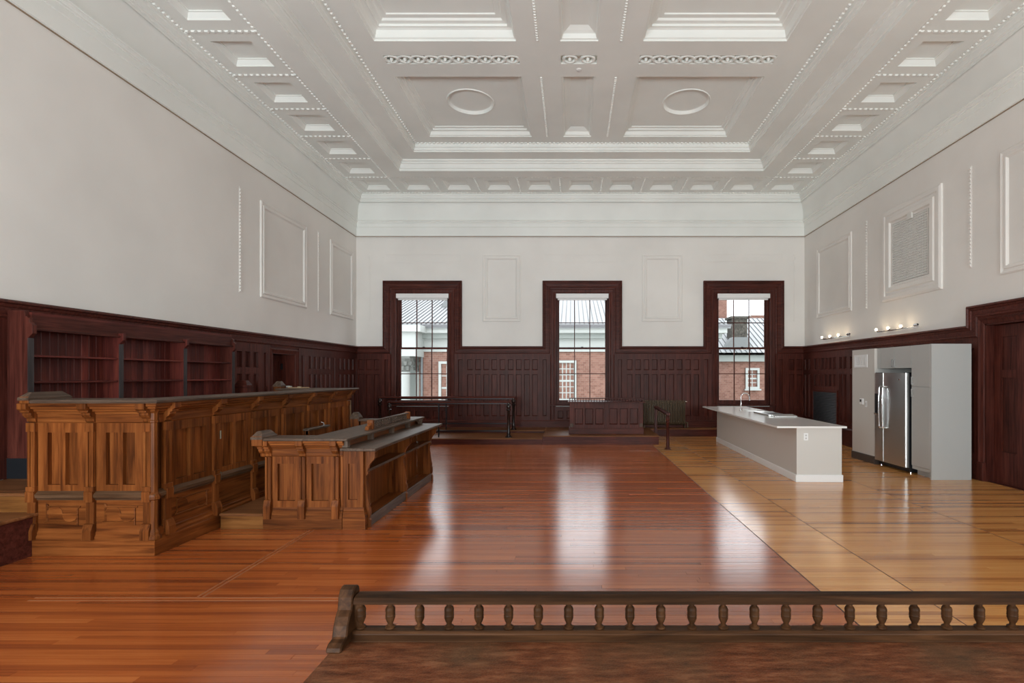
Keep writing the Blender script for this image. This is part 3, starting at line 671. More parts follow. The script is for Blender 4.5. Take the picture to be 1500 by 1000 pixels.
def rrect(u0, u1, z0, z1, r, n=5):
    pts = []
    for cx, cz, a0 in ((u0+r,z0+r,PI),(u0+r,z1-r,PI/2),(u1-r,z1-r,0),(u1-r,z0+r,-PI/2)):
        for k in range(n+1): t = a0-k*PI/2/n; pts.append((cx+r*math.cos(t), cz+r*math.sin(t)))
    return pts
def bench_bay(T, M, a, b, oval=True):
    """frame with two tall sunk panels above the ledge, oblong raised panel below"""
    mid = (a+b)/2; st = 0.07 if b-a < 0.45 else 0.09; md = 0.024
    op = [(a+st, mid-md), (mid+md, b-st)]
    m = MB(M); m.cells([a, b]+[q for o in op for q in o], [0.605, 0.662, 1.156, 1.246], [(*o, 0.662, 1.156) for o in op], lambda u0, u1, z0, z1: m.box(u0, u1, -0.046, 0.0, z0, z1)); build(m, 'panel_frame', oak('z'), T)
    for o in op: build(MB(M).box(o[0], o[1], -0.047, -0.04, 0.662, 1.156), 'panel', oak('z'), T)
    ga = 'x' if M is MNF else 'y'
    build(MB(M).box(a, b, -0.046, 0.0, 0.25, 0.52), 'lower_board', oak(ga), T)
    if oval:
        s = 0.07 if b-a < 0.45 else 0.08
        m = MB(M); m.sweep([(0,0),(0.0,0.009),(0.008,0.011),(0.014,0.003),(0.014,0)], rrect(a+s-0.02, b-s+0.02, 0.283, 0.487, 0.022), lambda x, z, h: (x, h, z), closed=True); build(m, 'panel_bead', oak(ga), T)
        m = MB(M); m.ext(rrect(a+s+0.005, b-s-0.005, 0.31, 0.465, 0.075)[::-1], 0.0, 0.007, lambda x, z, c: (x, c, z)); build(m, 'oval_panel', oak(ga), T, bev=0.003)
MNF = Matrix(((1,0,0,0),(0,-1,0,BY0),(0,0,1,0),(0,0,0,1)))
MSF = Matrix(((0,1,0,BX1),(1,0,0,0),(0,0,1,0),(0,0,0,1)))
NP = [-5.085, -4.535, -3.995]
for u in NP[1:]: pilaster(jb, MNF, u)
pilaster(jb, MNF, NP[0])
for a, b in zip(NP, NP[1:]): bench_bay(jb, MNF, a+0.042, b-0.042)
SP = [5.05, 5.73, 6.41, 7.09, 7.77, 8.45, 9.12]
for i, u in enumerate(SP): pilaster(jb, MSF, u, lower=True)
for i, (a, b) in enumerate(zip(SP, SP[1:])): bench_bay(jb, MSF, a+0.042, b-0.042, oval=(i == 0))
build(MB().lathe([(0.062,0.155),(0.062,0.18),(0.05,0.20),(0.05,0.22),(0.036,0.25),(0.036,0.52),(0.055,0.53),(0.055,0.555),(0.05,0.575),(0.036,0.60),(0.034,1.25),(0.042,1.255),(0.042,1.27),(0.036,1.275),(0.036,1.34),(0.07,1.40),(0.07,1.437)], (BX1-0.005, BY0+0.005, 0), 8), 'corner_column', oak('z'), jb, bev=0.001)
def end_post(T, x0, x1, y0, y1, z0, zs, zt, name='end_post'):
    p_ = build(MB().box(x0, x1, y0, y1, z0, zs), name, oak('z'), T, bev=0.004)
    m = MB(); m.box(x0-0.006, x1+0.006, y0-0.006, y1+0.006, zs-0.035, zs-0.008); m.frustum(x0-0.003, x1+0.003, y0-0.003, y1+0.003, zs-0.008, zt, min(0.035,(x1-x0)*0.35), min(0.06,(y1-y0)*0.35)); build(m, 'post_cap', darktop('y'), p_)
    return p_
end_post(jb, -5.085, -4.995, 4.765, 5.17, 1.4375, 1.50, 1.54)
end_post(jb, -5.22, -5.085, 9.06, 9.20, 0.58, 1.53, 1.59)
build(MB().box(-5.085, -4.985, 4.91, 4.99, 0.155, 1.44), 'end_stile', oak('z'), jb)
build(MB().box(BX1-0.13, BX1+0.02, BY1+0.035, BY1+0.05, 0.18, 1.25), 'end_strip', wood('pale_strip', (0.2,0.13,0.07),(0.32,0.22,0.13),(0.4,0.3,0.2),'z'), jb)
for z in (0.99, 0.53): build(MB().tube([(BX1+0.028,5.79,z),(BX1+0.028,5.79,z+0.09)], 0.009, 8), 'hinge', BRASS, jb)
# inner desk board behind the top
build(MB().box(-4.66, BX1-0.12, 5.12, 9.05, 1.22, 1.25), 'inner_desk', darktop('y'), jb)

np_ = thing('newel_post', 'short dark newel post with pointed cap near the doorway behind the tall bench', 'post', (-5.95, 9.35, 0))
m = MB(); m.box(-6.05, -5.83, 9.3, 9.46, 0.0, 1.52); build(m, 'shaft', mahog('z'), np_, bev=0.006)
m = MB(); m.box(-6.06, -5.82, 9.29, 9.47, 1.46, 1.49); m.frustum(-6.05, -5.83, 9.3, 9.46, 1.52, 1.60, 0.045, 0.04); build(m, 'cap', mahog('x'), np_)
st = tag(build(MB().tube([(-4.95,9.04,1.478),(-4.62,9.12,1.478)], 0.009, 8), 'wooden_stick', plain('pale_stick', (0.3,0.19,0.1), 0.5)), 'thin pale wooden stick lying on the far end of the tall bench', 'stick')
m = MB(); K = 24
m.tube([(-4.98+0.045*math.cos(k*2*PI/8), 9.13+0.045*math.sin(k*2*PI/8), 1.480+k*0.0012) for k in range(K)], 0.006, 6)
tag(build(m, 'cord_coil', plain('pale_cord', (0.32,0.3,0.27), 0.6)), 'small pale coil of cord lying on the far end of the tall bench', 'cord')
m = MB(); m.box(-4.80, -4.74, 9.06, 9.10, 1.469, 1.50); tag(build(m, 'wood_block', plain('block_wood', (0.36,0.26,0.15), 0.5), bev=0.004), 'small pale wood block beside the stick on the tall bench', 'block')

# ------------------------------------------------------------------ clerk's desk
CX0, CX1, CY0, CY1 = -3.40, -2.53, 5.73, 8.42
cd = thing('clerk_desk', 'low carved walnut desk with open shelves and a little spindle rail on top', 'desk', (-2.9, 5.8, 0))
CP = [(CX0, CY0), (CX1, CY0)]
MC = Matrix(((1,0,0,0),(0,-1,0,CY0),(0,0,1,0),(0,0,0,1)))
build(MB().box(CX0, CX1, CY0+0.045, CY0+0.13, 0, 0.97), 'front_carcass', oak('z'), cd)
sw(cd, [(-0.1,0.0),(0.028,0.0),(0.028,0.14),(0.02,0.155),(-0.1,0.155)], 'plinth', oak('x'), CP, bev=0.003)
sw(cd, [(-0.05,0.155),(0.022,0.155),(0.022,0.175),(0.01,0.195),(0.01,0.215),(0.0,0.24),(-0.05,0.24)], 'base_moulding', oak('x'), CP)
sw(cd, [(-0.05,0.80),(0.004,0.80),(0.008,0.81),(0.008,0.882),(-0.05,0.882)], 'frieze', oak('x'), CP)
sw(cd, [(-0.05,0.882),(0.012,0.882),(0.016,0.90),(0.035,0.905),(0.04,0.925),(0.058,0.93),(0.06,0.95),(0.082,0.955),(0.085,0.982),(-0.05,0.982)], 'cornice', oak('x'), [(CX0, CY0), (CX1+0.03, CY0)])
CPIL = [-3.345, -2.97, -2.60]
for u in CPIL:
    h = 0.036
    m = MB(MC); m.ext([(v*0.9, z-0.455) for v, z in BRK], u-h, u+h, fv); build(m, 'bracket', oak('z'), cd, bev=0.002)
    m = MB(MC); m.box(u-h+0.002, u+h-0.002, -0.02, 0.012, 0.31, 0.797); m.box(u-h+0.004, u-h+0.024, 0.012, 0.026, 0.31, 0.797); m.box(u+h-0.024, u+h-0.004, 0.012, 0.026, 0.31, 0.797); build(m, 'pilaster', oak('z'), cd)
    m = MB(MC); m.ext([(0.0,0.12),(0.055,0.12),(0.055,0.26),(0.036,0.325),(0.0,0.335)], u-h-0.002, u+h+0.002, fv); build(m, 'pilaster_foot', oak('z'), cd, bev=0.002)
for a, b in zip(CPIL, CPIL[1:]):
    a += 0.036; b -= 0.036; o = (a+0.055, b-0.055)
    m = MB(MC); m.cells([a, b, *o], [0.24, 0.31, 0.72, 0.80], [(*o, 0.31, 0.72)], lambda u0, u1, z0, z1: m.box(u0, u1, -0.046, 0, z0, z1)); build(m, 'panel_frame', oak('z'), cd)
    build(MB(MC).box(*o, -0.047, -0.038, 0.31, 0.72), 'panel', oak('z'), cd)
build(MB().box(-2.565, CX1, CY0+0.005, CY0+0.13, 0.155, 0.97), 'corner_stile', oak('z'), cd, bev=0.006)
# narrow return beside the shelves
MC2 = Matrix(((1,0,0,0),(0,-1,0,5.735),(0,0,1,0),(0,0,0,1)))
m = MB(MC2); o = (-2.475, -2.375); m.cells([-2.53, -2.31, *o], [0.155, 0.32, 0.72, 0.87], [(*o, 0.32, 0.72)], lambda u0, u1, z0, z1: m.box(u0, u1, -0.05, 0, z0, z1)); build(m, 'return_frame', oak('z'), cd)
build(MB(MC2).box(*o, -0.05, -0.025, 0.32, 0.72), 'panel', oak('z'), cd)
sw(cd, [(-0.05,0.0),(0.03,0.0),(0.03,0.14),(0.02,0.155),(0.02,0.185),(0.006,0.2),(0.004,0.235),(-0.05,0.235)], 'return_plinth', oak('x'), [(-2.525, 5.735), (-2.305, 5.735), (-2.305, 5.78)])
# scrolled shelf ends: profile in (x, z)
SPF = [(-2.50,0.0),(-2.25,0.0),(-2.25,0.08),(-2.27,0.10),(-2.255,0.13),(-2.255,0.2),(-2.27,0.23),(-2.262,0.26),(-2.275,0.30),(-2.30,0.50),(-2.30,0.57),(-2.275,0.60),(-2.285,0.63),(-2.27,0.68),(-2.245,0.72),(-2.215,0.75),(-2.20,0.78),(-2.20,0.83),(-2.185,0.85),(-2.17,0.872),(-2.50,0.872)]
for y in (5.79, 7.075, 8.365):
    build(MB().ext(SPF, y, y+0.045, lambda a, b, c: (a, c, b)), 'scrolled_end', oak('z'), cd, bev=0.002)
build(MB().box(-2.52, -2.13, 5.62, 8.53, 0.872, 0.905), 'counter', darktop('y'), cd, bev=0.006)
n = 40
for k in range(n):
    y0 = 5.79+k*(8.36-5.79)/n; y1 = y0+(8.36-5.79)/n
    build(MB().box(-2.52, -2.50, y0+0.0008, y1-0.0008, 0.06, 0.872), 'back_board', oak('z'), cd)
for y0, y1 in ((5.835, 7.075), (7.12, 8.365)):
    build(MB().box(-2.50, -2.29, y0, y1, 0.618, 0.64), 'shelf', oak('y'), cd)
    build(MB().box(-2.50, -2.29, y0, y1, 0.075, 0.10), 'shelf', oak('y'), cd)
    build(MB().box(-2.29, -2.265, y0, y1, 0.0, 0.115), 'kick_board', darktop('y'), cd, bev=0.004)
    build(MB().box(-2.29, -2.28, y0, y1, 0.615, 0.645), 'shelf_edge', darktop('y'), cd)
# raised writing top, blocks below it
build(MB().box(-2.92, -2.44, CY0-0.105, 8.60, 0.982, 1.010), 'desk_top', darktop('y'), cd, bev=0.005)
build(MB().box(-3.36, -2.92, CY0-0.105, CY0+0.22, 0.982, 1.010), 'front_top', darktop('x'), cd, bev=0.005)
for y in (5.72, 6.42, 7.16, 7.86, 8.5): build(MB().box(-2.52, -2.462, y-0.03, y+0.03, 0.905, 0.982), 'spacer_block', darktop('z'), cd)
build(MB().box(-2.56, -2.52, 5.79, 8.5, 0.872, 0.97), 'top_rail', oak('y'), cd)
end_post(cd, -3.47, -3.355, CY0-0.12, CY0+0.16, 0.93, 1.035, 1.085)
m = MB(MC); m.ext([(v*0.9, z-0.455) for v, z in BRK], -3.43, -3.37, fv); build(m, 'bracket', oak('z'), cd)
build(MB().box(-3.40, -2.52, 8.34, 8.42, 0.175, 0.96), 'far_panel', oak('z'), cd); build(MB().box(-3.42, -2.44, 8.28, 8.50, 0.96, 0.99), 'far_top', darktop('x'), cd, bev=0.005)
end_post(cd, -3.56, -3.42, 8.32, 8.46, 0.175, 1.03, 1.10)
# spindle rail on the desk
gr = build(MB().box(-2.60, -2.52, 6.60, 8.06, 1.010, 1.022), 'rail_base', darktop('y'), cd)
build(MB().box(-2.585, -2.535, 6.60, 8.06, 1.098, 1.118), 'rail_top', darktop('y'), gr, bev=0.004)
for y in (6.575, 8.05): build(MB().box(-2.60, -2.52, y, y+0.045, 1.010, 1.128), 'rail_post', oak('z'), gr, bev=0.005)
for k in range(15):
    build(MB().lathe([(0.010,1.02),(0.018,1.03),(0.018,1.045),(0.012,1.05),(0.018,1.06),(0.018,1.08),(0.010,1.09),(0.010,1.10)], (-2.56, 6.69+k*0.092, 0), 8), 'spindle', darktop('z'), gr)
build(MB().ext([(6.46,1.01),(6.60,1.01),(6.60,1.10),(6.57,1.09),(6.55,1.06),(6.51,1.065),(6.48,1.05)], -2.585, -2.535, lambda a, b, c: (c, a, b)), 'scroll', oak('y'), gr, bev=0.003)
gt = thing('swing_gate', 'small dark half-height gate with a metal latch behind the low desk', 'gate', (-3.6, 7.3, 0.175))
build(MB().box(-3.62, -3.585, 7.05, 7.62, 0.30, 0.94), 'panel', oak('z'), gt); build(MB().box(-3.645, -3.56, 7.02, 7.64, 0.94, 0.972), 'top_rail', darktop('y'), gt, bev=0.006)
for y in (7.05, 7.57): build(MB().box(-3.63, -3.575, y, y+0.05, 0.175, 0.94), 'stile', oak('z'), gt)
build(MB().tube([(-3.60,7.52,0.972),(-3.60,7.52,1.0),(-3.62,7.47,1.02)], 0.008, 6), 'latch', CHROME, gt)

# ------------------------------------------------------------------ built-in bookcase
bk = thing('bookcase', 'tall built-in red-brown bookcase with empty shelves along the plaster wall', 'bookcase', (-6.0, 7.3, 0.58))
XB0, XBF = XL+0.056, -5.86
DV = [5.63, 6.76, 7.88, 9.0]
CBR = [(XB0,2.27),(XB0,2.20),(-5.88,2.20)]
def divider(y, w, end):
    lo = 0.58
    prof = [(XB0,lo),(XBF-0.02,lo),(XBF-0.02,2.10),(XBF+0.0,2.12),(XBF+0.03,2.15),(XBF+0.03,2.24)]+([(XBF-0.005,2.27),(XBF-0.01,2.31),(XBF-0.05,2.34),(XBF-0.06,2.40),(XB0,2.40)] if end else [(XB0,2.24)])
    build(MB().ext(prof, y-w/2, y+w/2, lambda a, b, c: (a, c, b)), 'side_panel' if end else 'divider', mahog('z') if end else redwood('z'), bk, bev=0.003)
    build(MB().box(XBF-0.02, XBF-0.008, y-w/2-0.004, y+w/2+0.004, lo, 2.10), 'edge_strip', wood('dark_edge', (0.02,0.014,0.014),(0.04,0.03,0.03),(0.07,0.052,0.05),'z',0.35), bk)
for i, y in enumerate(DV): divider(y, 0.05, i in (0, 3))
for y0, y1 in zip(DV, DV[1:]):
    nb = 11
    for k in range(nb):
        a = y0+0.025+k*(y1-y0-0.05)/nb; b = a+(y1-y0-0.05)/nb
        build(MB().ext([(a+0.001,0),(b-0.001,0),(b-0.001,0.010),(b-0.006,0.014),(a+0.006,0.014),(a+0.001,0.010)], 1.0, 2.35, lambda p, q, c: (XB0+q, p, c)), 'back_board', redwood('z'), bk)
    for z in (1.92, 1.63, 1.32):
        build(MB().box(XB0+0.014, XBF-0.03, y0+0.025, y1-0.025, z-0.022, z), 'shelf', redwood('y'), bk, bev=0.003)
build(MB().box(XBF-0.06, XBF-0.03, DV[0]+0.025, DV[3]-0.025, 2.205, 2.36), 'valance', mahog('y'), bk)
build(MB().box(XBF-0.06, XBF-0.0, DV[0]+0.025, DV[3]-0.025, 2.185, 2.21), 'valance_bead', mahog('y'), bk, bev=0.004)
build(MB().box(XB0, XBF-0.03, DV[0]+0.025, DV[3]-0.025, 2.36, 2.385), 'top_board', redwood('y'), bk)
build(MB().box(XB0, XBF-0.02, DV[0]-0.03, DV[0]-0.025, 0.58, 0.80), 'plinth_block', BLACK, bk)

# ------------------------------------------------------------------ handrails, panelled box, radiator by the window wall
def turned(x, y, z0, z1, r=0.045):
    h = z1-z0
    return MB().lathe([(r*1.9,z0),(r*1.9,z0+0.015),(r*1.25,z0+0.03),(r*1.25,z0+0.05),(r*0.9,z0+0.06),(r*1.05,z0+0.10),(r*0.9,z0+0.14),(r*0.86,z0+0.2),(r*0.8,z1-0.2),(r*1.2,z1-0.185),(r*1.2,z1-0.16),(r*0.75,z1-0.15),(r*1.15,z1-0.11),(r*1.15,z1-0.06),(r*0.8,z1-0.045),(r*0.8,z1)], (x, y, 0), 12)
def handrail(name, label, x0, x1, y, zb, zt, bars, zl):
    t = thing(name, label, 'handrail', ((x0+x1)/2, y, zb), 'black handrails on the window platform')
    m = MB(); m.ext([(y-0.03,zt-0.055),(y-0.036,zt-0.02),(y-0.02,zt),(y+0.02,zt),(y+0.036,zt-0.02),(y+0.03,zt-0.055)], x0-0.04, x1+0.05, lambda a, b, c: (c, a, b)); build(m, 'rail', mahog('x'), t, bev=0.004)
    for x in (x0, x1): build(turned(x, y, zb, zt-0.05), 'post', wood('black_newel', (0.01,0.006,0.005),(0.022,0.012,0.01),(0.04,0.022,0.018),'z',0.25), t, smooth=50)
    for x in bars: build(MB().box(x-0.013, x+0.013, y-0.013, y+0.013, zb, zt-0.05), 'iron_bar', IRON, t)
    build(MB().box(x0, x1, y-0.013, y+0.013, zl-0.013, zl+0.013), 'lower_bar', IRON, t)
    build(MB().box(x0, x1, y-0.016, y+0.016, zt-0.075, zt-0.054), 'upper_bar', IRON, t)
handrail('handrail', 'dark handrail with turned posts standing on the lower platform step', -4.55, -1.58, 12.92, 0.15, 1.055, (-3.32,), 0.31)
handrail('handrail', 'dark handrail with turned posts standing up on the platform below the window', -5.22, -1.59, 14.09, ZP, 1.12, (-3.42,), 0.38)

t = thing('short_handrail', 'short sloping dark handrail beside the panelled box and radiator', 'handrail', (2.19, 12.7, 0))
build(turned(2.19, 11.87, 0.0, 0.79, 0.042), 'post', mahog('z'), t, smooth=50)
build(MB().box(2.145, 2.215, 13.5, 13.57, 0.0, 0.86), 'post', mahog('z'), t, bev=0.005)
m = MB(); m.ext([(2.145,-0.02),(2.14,0.02),(2.16,0.04),(2.22,0.04),(2.24,0.02),(2.235,-0.02)], 0, 1, lambda a, b, c: (a, 11.80+c*1.80, 0.80+0.055*c+b)); build(m, 'rail', mahog('y'), t, bev=0.004)

wb = thing('panelled_box', 'low dark panelled box with a spindle gallery on the platform under the middle window', 'box', (0.85, 13.2, ZP))
WX0, WX1, WY0 = -0.06, 1.78, 13.02
MW = Matrix(((1,0,0,0),(0,-1,0,WY0),(0,0,1,0),(0,0,0,1)))
build(MB().box(WX0, WX1, WY0+0.03, WY0+0.55, ZP, 1.0), 'carcass', mahog('z'), wb)
build(MB().box(WX0-0.02, WX1+0.02, WY0-0.02, WY0+0.56, ZP, ZP+0.15), 'plinth', mahog('x'), wb, bev=0.006)
build(MB().box(WX0-0.05, WX1+0.05, WY0-0.05, WY0+0.58, 1.0, 1.03), 'top', mahog('x'), wb, bev=0.006)
c = (WX0+WX1)/2
for u in (WX0+0.05, c, WX1-0.05): build(MB(MW).box(u-0.05, u+0.05, -0.03, 0.012, ZP+0.15, 1.0), 'pilaster', mahog('z'), wb, bev=0.004)
for u in (WX0+0.05, WX1-0.05): build(MB(MW).box(u-0.045, u+0.045, 0.012, 0.022, ZP+0.18, ZP+0.27), 'rosette_block', darktop('z'), wb, bev=0.006)
for a, b in ((WX0+0.1, c-0.05), (c+0.05, WX1-0.1)):
    w = (b-a)/3; op = [(a+i*w+0.03, a+(i+1)*w-0.03) for i in range(3)]
    m = MB(MW); m.cells([a, b]+[q for o in op for q in o], [ZP+0.15, ZP+0.24, 0.86, 1.0], [(*o, ZP+0.24, 0.86) for o in op], lambda u0, u1, z0, z1: m.box(u0, u1, -0.03, 0, z0, z1)); build(m, 'panel_frame', mahog('z'), wb)
    for o in op: inst(panelmesh(o[1]-o[0], 0.86-ZP-0.24, mahog('z')), 'panel', wb, Matrix.Translation(-Vector((0.85,13.2,ZP))) @ MW @ Matrix.Translation((o[0], -0.036, ZP+0.24)))
build(MB().box(WX0-0.02, WX1+0.02, WY0-0.03, WY0+0.02, 1.105, 1.128), 'gallery_rail', mahog('x'), wb, bev=0.004)
for k in range(28):
    x = WX0+0.0+k*(WX1-WX0)/27; build(MB().box(x-0.009, x+0.009, WY0-0.015, WY0+0.005, 1.03, 1.105), 'spindle', mahog('z'), wb)

rd = thing('radiator', 'bronze painted column radiator standing against the dark wainscot', 'radiator', (2.58, 14.6, ZP))
for k in range(26):
    x = 2.02+k*0.0455; m = MB(); m.ext(rrect(14.50, 14.68, ZP+0.07, 1.0, 0.04, 3), x-0.016, x+0.016, lambda a, b, c: (c, a, b)); build(m, 'fin', BRONZE, rd, bev=0.006)
build(MB().tube([(2.0,14.59,0.36),(3.2,14.59,0.36)], 0.03, 8), 'header_pipe', BRONZE, rd); build(MB().tube([(2.0,14.59,0.92),(3.18,14.59,0.92)], 0.03, 8), 'header_pipe', BRONZE, rd)
for x in (2.02, 3.16): build(MB().box(x-0.016, x+0.016, 14.52, 14.66, ZP, ZP+0.08), 'foot', BRONZE, rd)
build(MB().tube([(3.16,14.59,0.36),(3.25,14.59,0.36),(3.25,14.59,ZP)], 0.016, 8), 'valve', BRASS, rd); build(MB().tube([(3.16,14.59,0.95),(3.23,14.59,0.95)], 0.018, 8), 'air_valve', CHROME, rd)

# ------------------------------------------------------------------ kitchen island
IS = (3.55, 8.23, 0)
isl = thing('kitchen_island', 'long white kitchen island with thin overhanging quartz top', 'island', IS)
build(MB().box(3.57, 4.28, 8.25, 13.25, 0, 0.862), 'body', KWALL, isl, bev=0.003)
build(MB().box(3.55, 4.295, 8.23, 13.26, 0, 0.115), 'baseboard', TRIMW, isl, bev=0.005)
isx0, isx1, isy0, isy1 = 3.24, 4.33, 8.19, 13.42
SK = (3.86, 4.22, 11.55, 12.15)
m = MB(); m.cells([isx0, isx1, SK[0], SK[1]], [isy0, isy1, SK[2], SK[3]], [SK], lambda a, b, c, d: m.box(a, b, c, d, 0.862, 0.89)); build(m, 'countertop', QUARTZ, isl)
sk = build(MB().box(SK[0], SK[1], SK[2], SK[3], 0.8625, 0.866), 'sink', STEEL, isl)
m = MB(); m.lathe([(0.03,0.89),(0.03,0.90),(0.022,0.91),(0.022,1.08)], (3.76, 11.85, 0), 14)
m.tube([(3.76,11.85,1.05)]+[(3.76+0.095-0.095*math.cos(t*PI/10), 11.85, 1.19+0.095*math.sin(t*PI/10)) for t in range(0, 11)]+[(3.955,11.85,1.12)], 0.013, 10); m.tube([(3.76,11.84,0.96),(3.76,11.78,0.98)], 0.009, 8)
build(m, 'faucet', CHROME, isl, smooth=50)
ok_ = build(MB(Matrix(((1,0,0,0),(0,-1,0,8.25),(0,0,1,0),(0,0,0,1)))).box(3.68, 3.75, 0, 0.006, 0.66, 0.775), 'outlet', TRIMW, isl, bev=0.003)
for z in (0.695, 0.74): build(MB().box(3.703, 3.727, 8.241, 8.2445, z-0.013, z+0.013), 'socket', plain('socket_grey', (0.5,0.5,0.5), 0.5) if z < 0.7 else bpy.data.materials['socket_grey'], ok_)
isl.rotation_euler = (0, 0, -0.026)
rg = thing('cooktop', 'black glass cooktop with stainless side trims set on the kitchen island', 'cooktop', (4.05, 10.6, 0.89))
build(MB().box(3.93, 4.27, 10.25, 10.95, 0.8905, 0.905), 'glass', BLACK, rg)
build(MB().ext([(10.95,0.8905),(11.10,0.8905),(11.10,0.925),(10.95,0.915)], 3.93, 4.27, lambda a, b, c: (c, a, b)), 'trim', STEEL, rg, bev=0.004)
build(MB().box(3.87, 3.93, 10.2, 11.1, 0.8905, 0.922), 'trim', STEEL, rg, bev=0.004)
build(MB().ext([(10.02,0.8905),(10.25,0.8905),(10.25,0.93),(10.02,0.91)], 3.93, 4.36, lambda a, b, c: (c, a, b)), 'trim', STEEL, rg, bev=0.004)
rg.rotation_euler = (0, 0, -0.026)

# ------------------------------------------------------------------ refrigerator wall
KX = 5.72
pt = thing('partition', 'short cream partition with brown base beside the refrigerator', 'partition', (6.1, 10.2, 0))
build(MB().box(KX, XR-0.06, 9.80, 10.58, 0, 2.205), 'body', KWALL, pt)
build(MB().box(KX-0.012, XR-0.06, 9.79, 10.60, 0, 0.15), 'base', BASEB, pt, bev=0.004)
vg = thing('return_vent', 'small white vent grille near the top of the cream partition', 'vent', (KX, 10.25, 1.97))
MK = Matrix(((0,-1,0,KX),(1,0,0,0),(0,0,1,0),(0,0,0,1)))
m = MB(MK); m.sweep([(0,0.001),(0,0.012),(0.035,0.012),(0.04,0.001)], [(10.03,1.85),(10.03,2.10),(10.49,2.10),(10.49,1.85)], lambda a, b, h: (a, h, b), closed=True); build(m, 'frame', TRIMW, vg)
build(MB(MK).box(10.06, 10.46, 0.001, 0.003, 1.88, 2.07), 'backing', plain('vent_grey', (0.35,0.34,0.33), 0.6), vg)
for k in range(7): build(MB(MK).box(10.075+k*0.055, 10.11+k*0.055, 0.003, 0.010, 1.885, 2.065), 'slat', TRIMW, vg)
th = thing('thermostat', 'small white thermostat on the cream partition', 'thermostat', (KX, 10.2, 1.17)); bd = build(MB(MK).box(10.15, 10.27, 0.0005, 0.028, 1.11, 1.235), 'body', TRIMW, th, bev=0.008); build(MB(MK).box(10.2, 10.255, 0.028, 0.0295, 1.165, 1.215), 'screen', BLACK, th)
sw_ = thing('light_switch', 'white light switch plate beside the thermostat', 'switch', (KX, 10.08, 1.13)); build(MB(MK).box(10.04, 10.115, 0.0005, 0.006, 1.07, 1.19), 'plate', TRIMW, sw_, bev=0.003); build(MB(MK).box(10.065, 10.09, 0.006, 0.010, 1.10, 1.16), 'rocker', CABW, sw_)

cb = thing('tall_cabinet', 'tall white pantry cabinet with two doors beside the refrigerator', 'cabinet', (6.2, 8.55, 0))
CX = 5.77
build(MB().box(CX+0.02, 6.37, 8.33, 8.80, 0.10, 2.205), 'body', CABW, cb); build(MB().box(CX-0.0, 6.37, 8.30, 8.33, 0.0, 2.205), 'side_panel', CABW, cb)
build(MB().box(CX+0.10, XR-0.2, 8.33, 8.79, 0.0, 0.10), 'toe_kick', CABW, cb); build(MB().box(6.37, 6.42, 8.305, 8.345, 0.0, 2.205), 'filler', CABW, cb)
for z0, z1, hz in ((0.16, 1.50, (1.33, 1.46)), (1.505, 2.20, (1.54, 1.67))):
    dr = build(MB().box(CX-0.0, CX+0.02, 8.335, 8.795, z0, z1), 'door', CABW, cb, bev=0.002)
    build(MB().box(CX-0.03, CX-0.02, 8.755, 8.77, hz[0], hz[1]), 'handle', STEEL, dr); 
    for z in hz: build(MB().box(CX-0.02, CX, 8.757, 8.768, z-0.012 if z > hz[0] else z, z if z > hz[0] else z+0.012), 'handle_foot', STEEL, dr)
build(MB().box(CX+0.012, CX+0.02, 8.335, 8.795, 0.10, 0.155), 'base_rail', CABW, cb)
uc = thing('wall_cabinet', 'white two-door cabinet above the refrigerator', 'cabinet', (6.2, 9.3, 1.82))
build(MB().box(CX+0.02, XR-0.065, 8.805, 9.79, 1.82, 2.205), 'body', CABW, uc)
for y0, y1, hy in ((8.81, 9.27, 9.235), (9.275, 9.68, 9.31)):
    dr = build(MB().box(CX, CX+0.02, y0, y1, 1.822, 2.20), 'door', CABW, uc, bev=0.002); build(MB().box(CX-0.03, CX-0.02, hy-0.008, hy+0.008, 1.84, 1.98), 'handle', STEEL, dr)
    for z in (1.845, 1.97): build(MB().box(CX-0.02, CX, hy-0.006, hy+0.006, z, z+0.01), 'handle_foot', STEEL, dr)
build(MB().box(CX, CX+0.02, 9.685, 9.79, 1.822, 2.205), 'filler', CABW, uc)

fr = thing('refrigerator', 'stainless side-by-side refrigerator with long curved handles and black sides', 'refrigerator', (6.1, 9.3, 0))
FXF = 5.70
build(MB().box(FXF+0.075, XR-0.12, 8.86, 9.775, 0.06, 1.72), 'body', BLACK, fr, bev=0.004)
build(MB().box(FXF+0.09, XR-0.12, 8.87, 9.765, 0.02, 0.06), 'base_grille', BLACK, fr)
for (x, y) in ((FXF+0.12, 8.89), (FXF+0.12, 9.74), (XR-0.2, 8.89), (XR-0.2, 9.74)): build(MB().lathe([(0.02,0),(0.02,0.03)], (x, y, 0), 10), 'foot', CHROME, fr)
def fdoor(y0, y1, nm):
    r = 0.03; pts = [(FXF+0.07, y0), (FXF+0.07, y1), (FXF+r, y1)]+[(FXF+r-r*math.sin(k*PI/8), y1-r+r*math.cos(k*PI/8)) for k in range(1, 5)]+[(FXF+r-r*math.cos(k*PI/8), y0+r-r*math.sin(k*PI/8)) for k in range(0, 5)]
    return build(MB().ext(pts, 0.10, 1.735, lambda a, b, c: (a, b, c)), nm, STEEL, fr, smooth=30)
d_a = fdoor(8.86, 9.497, 'door'); d_b = fdoor(9.503, 9.775, 'door')
for dd, y in ((d_a, 9.445), (d_b, 9.555)):
    build(MB().tube([(FXF,y,0.72),(FXF-0.03,y,0.73)]+[(FXF-0.035-0.014*math.sin(k*PI/10), y, 0.75+k*0.071) for k in range(11)]+[(FXF-0.03,y,1.48),(FXF,y,1.49)], 0.014, 8), 'handle', CHROME, dd, smooth=60)
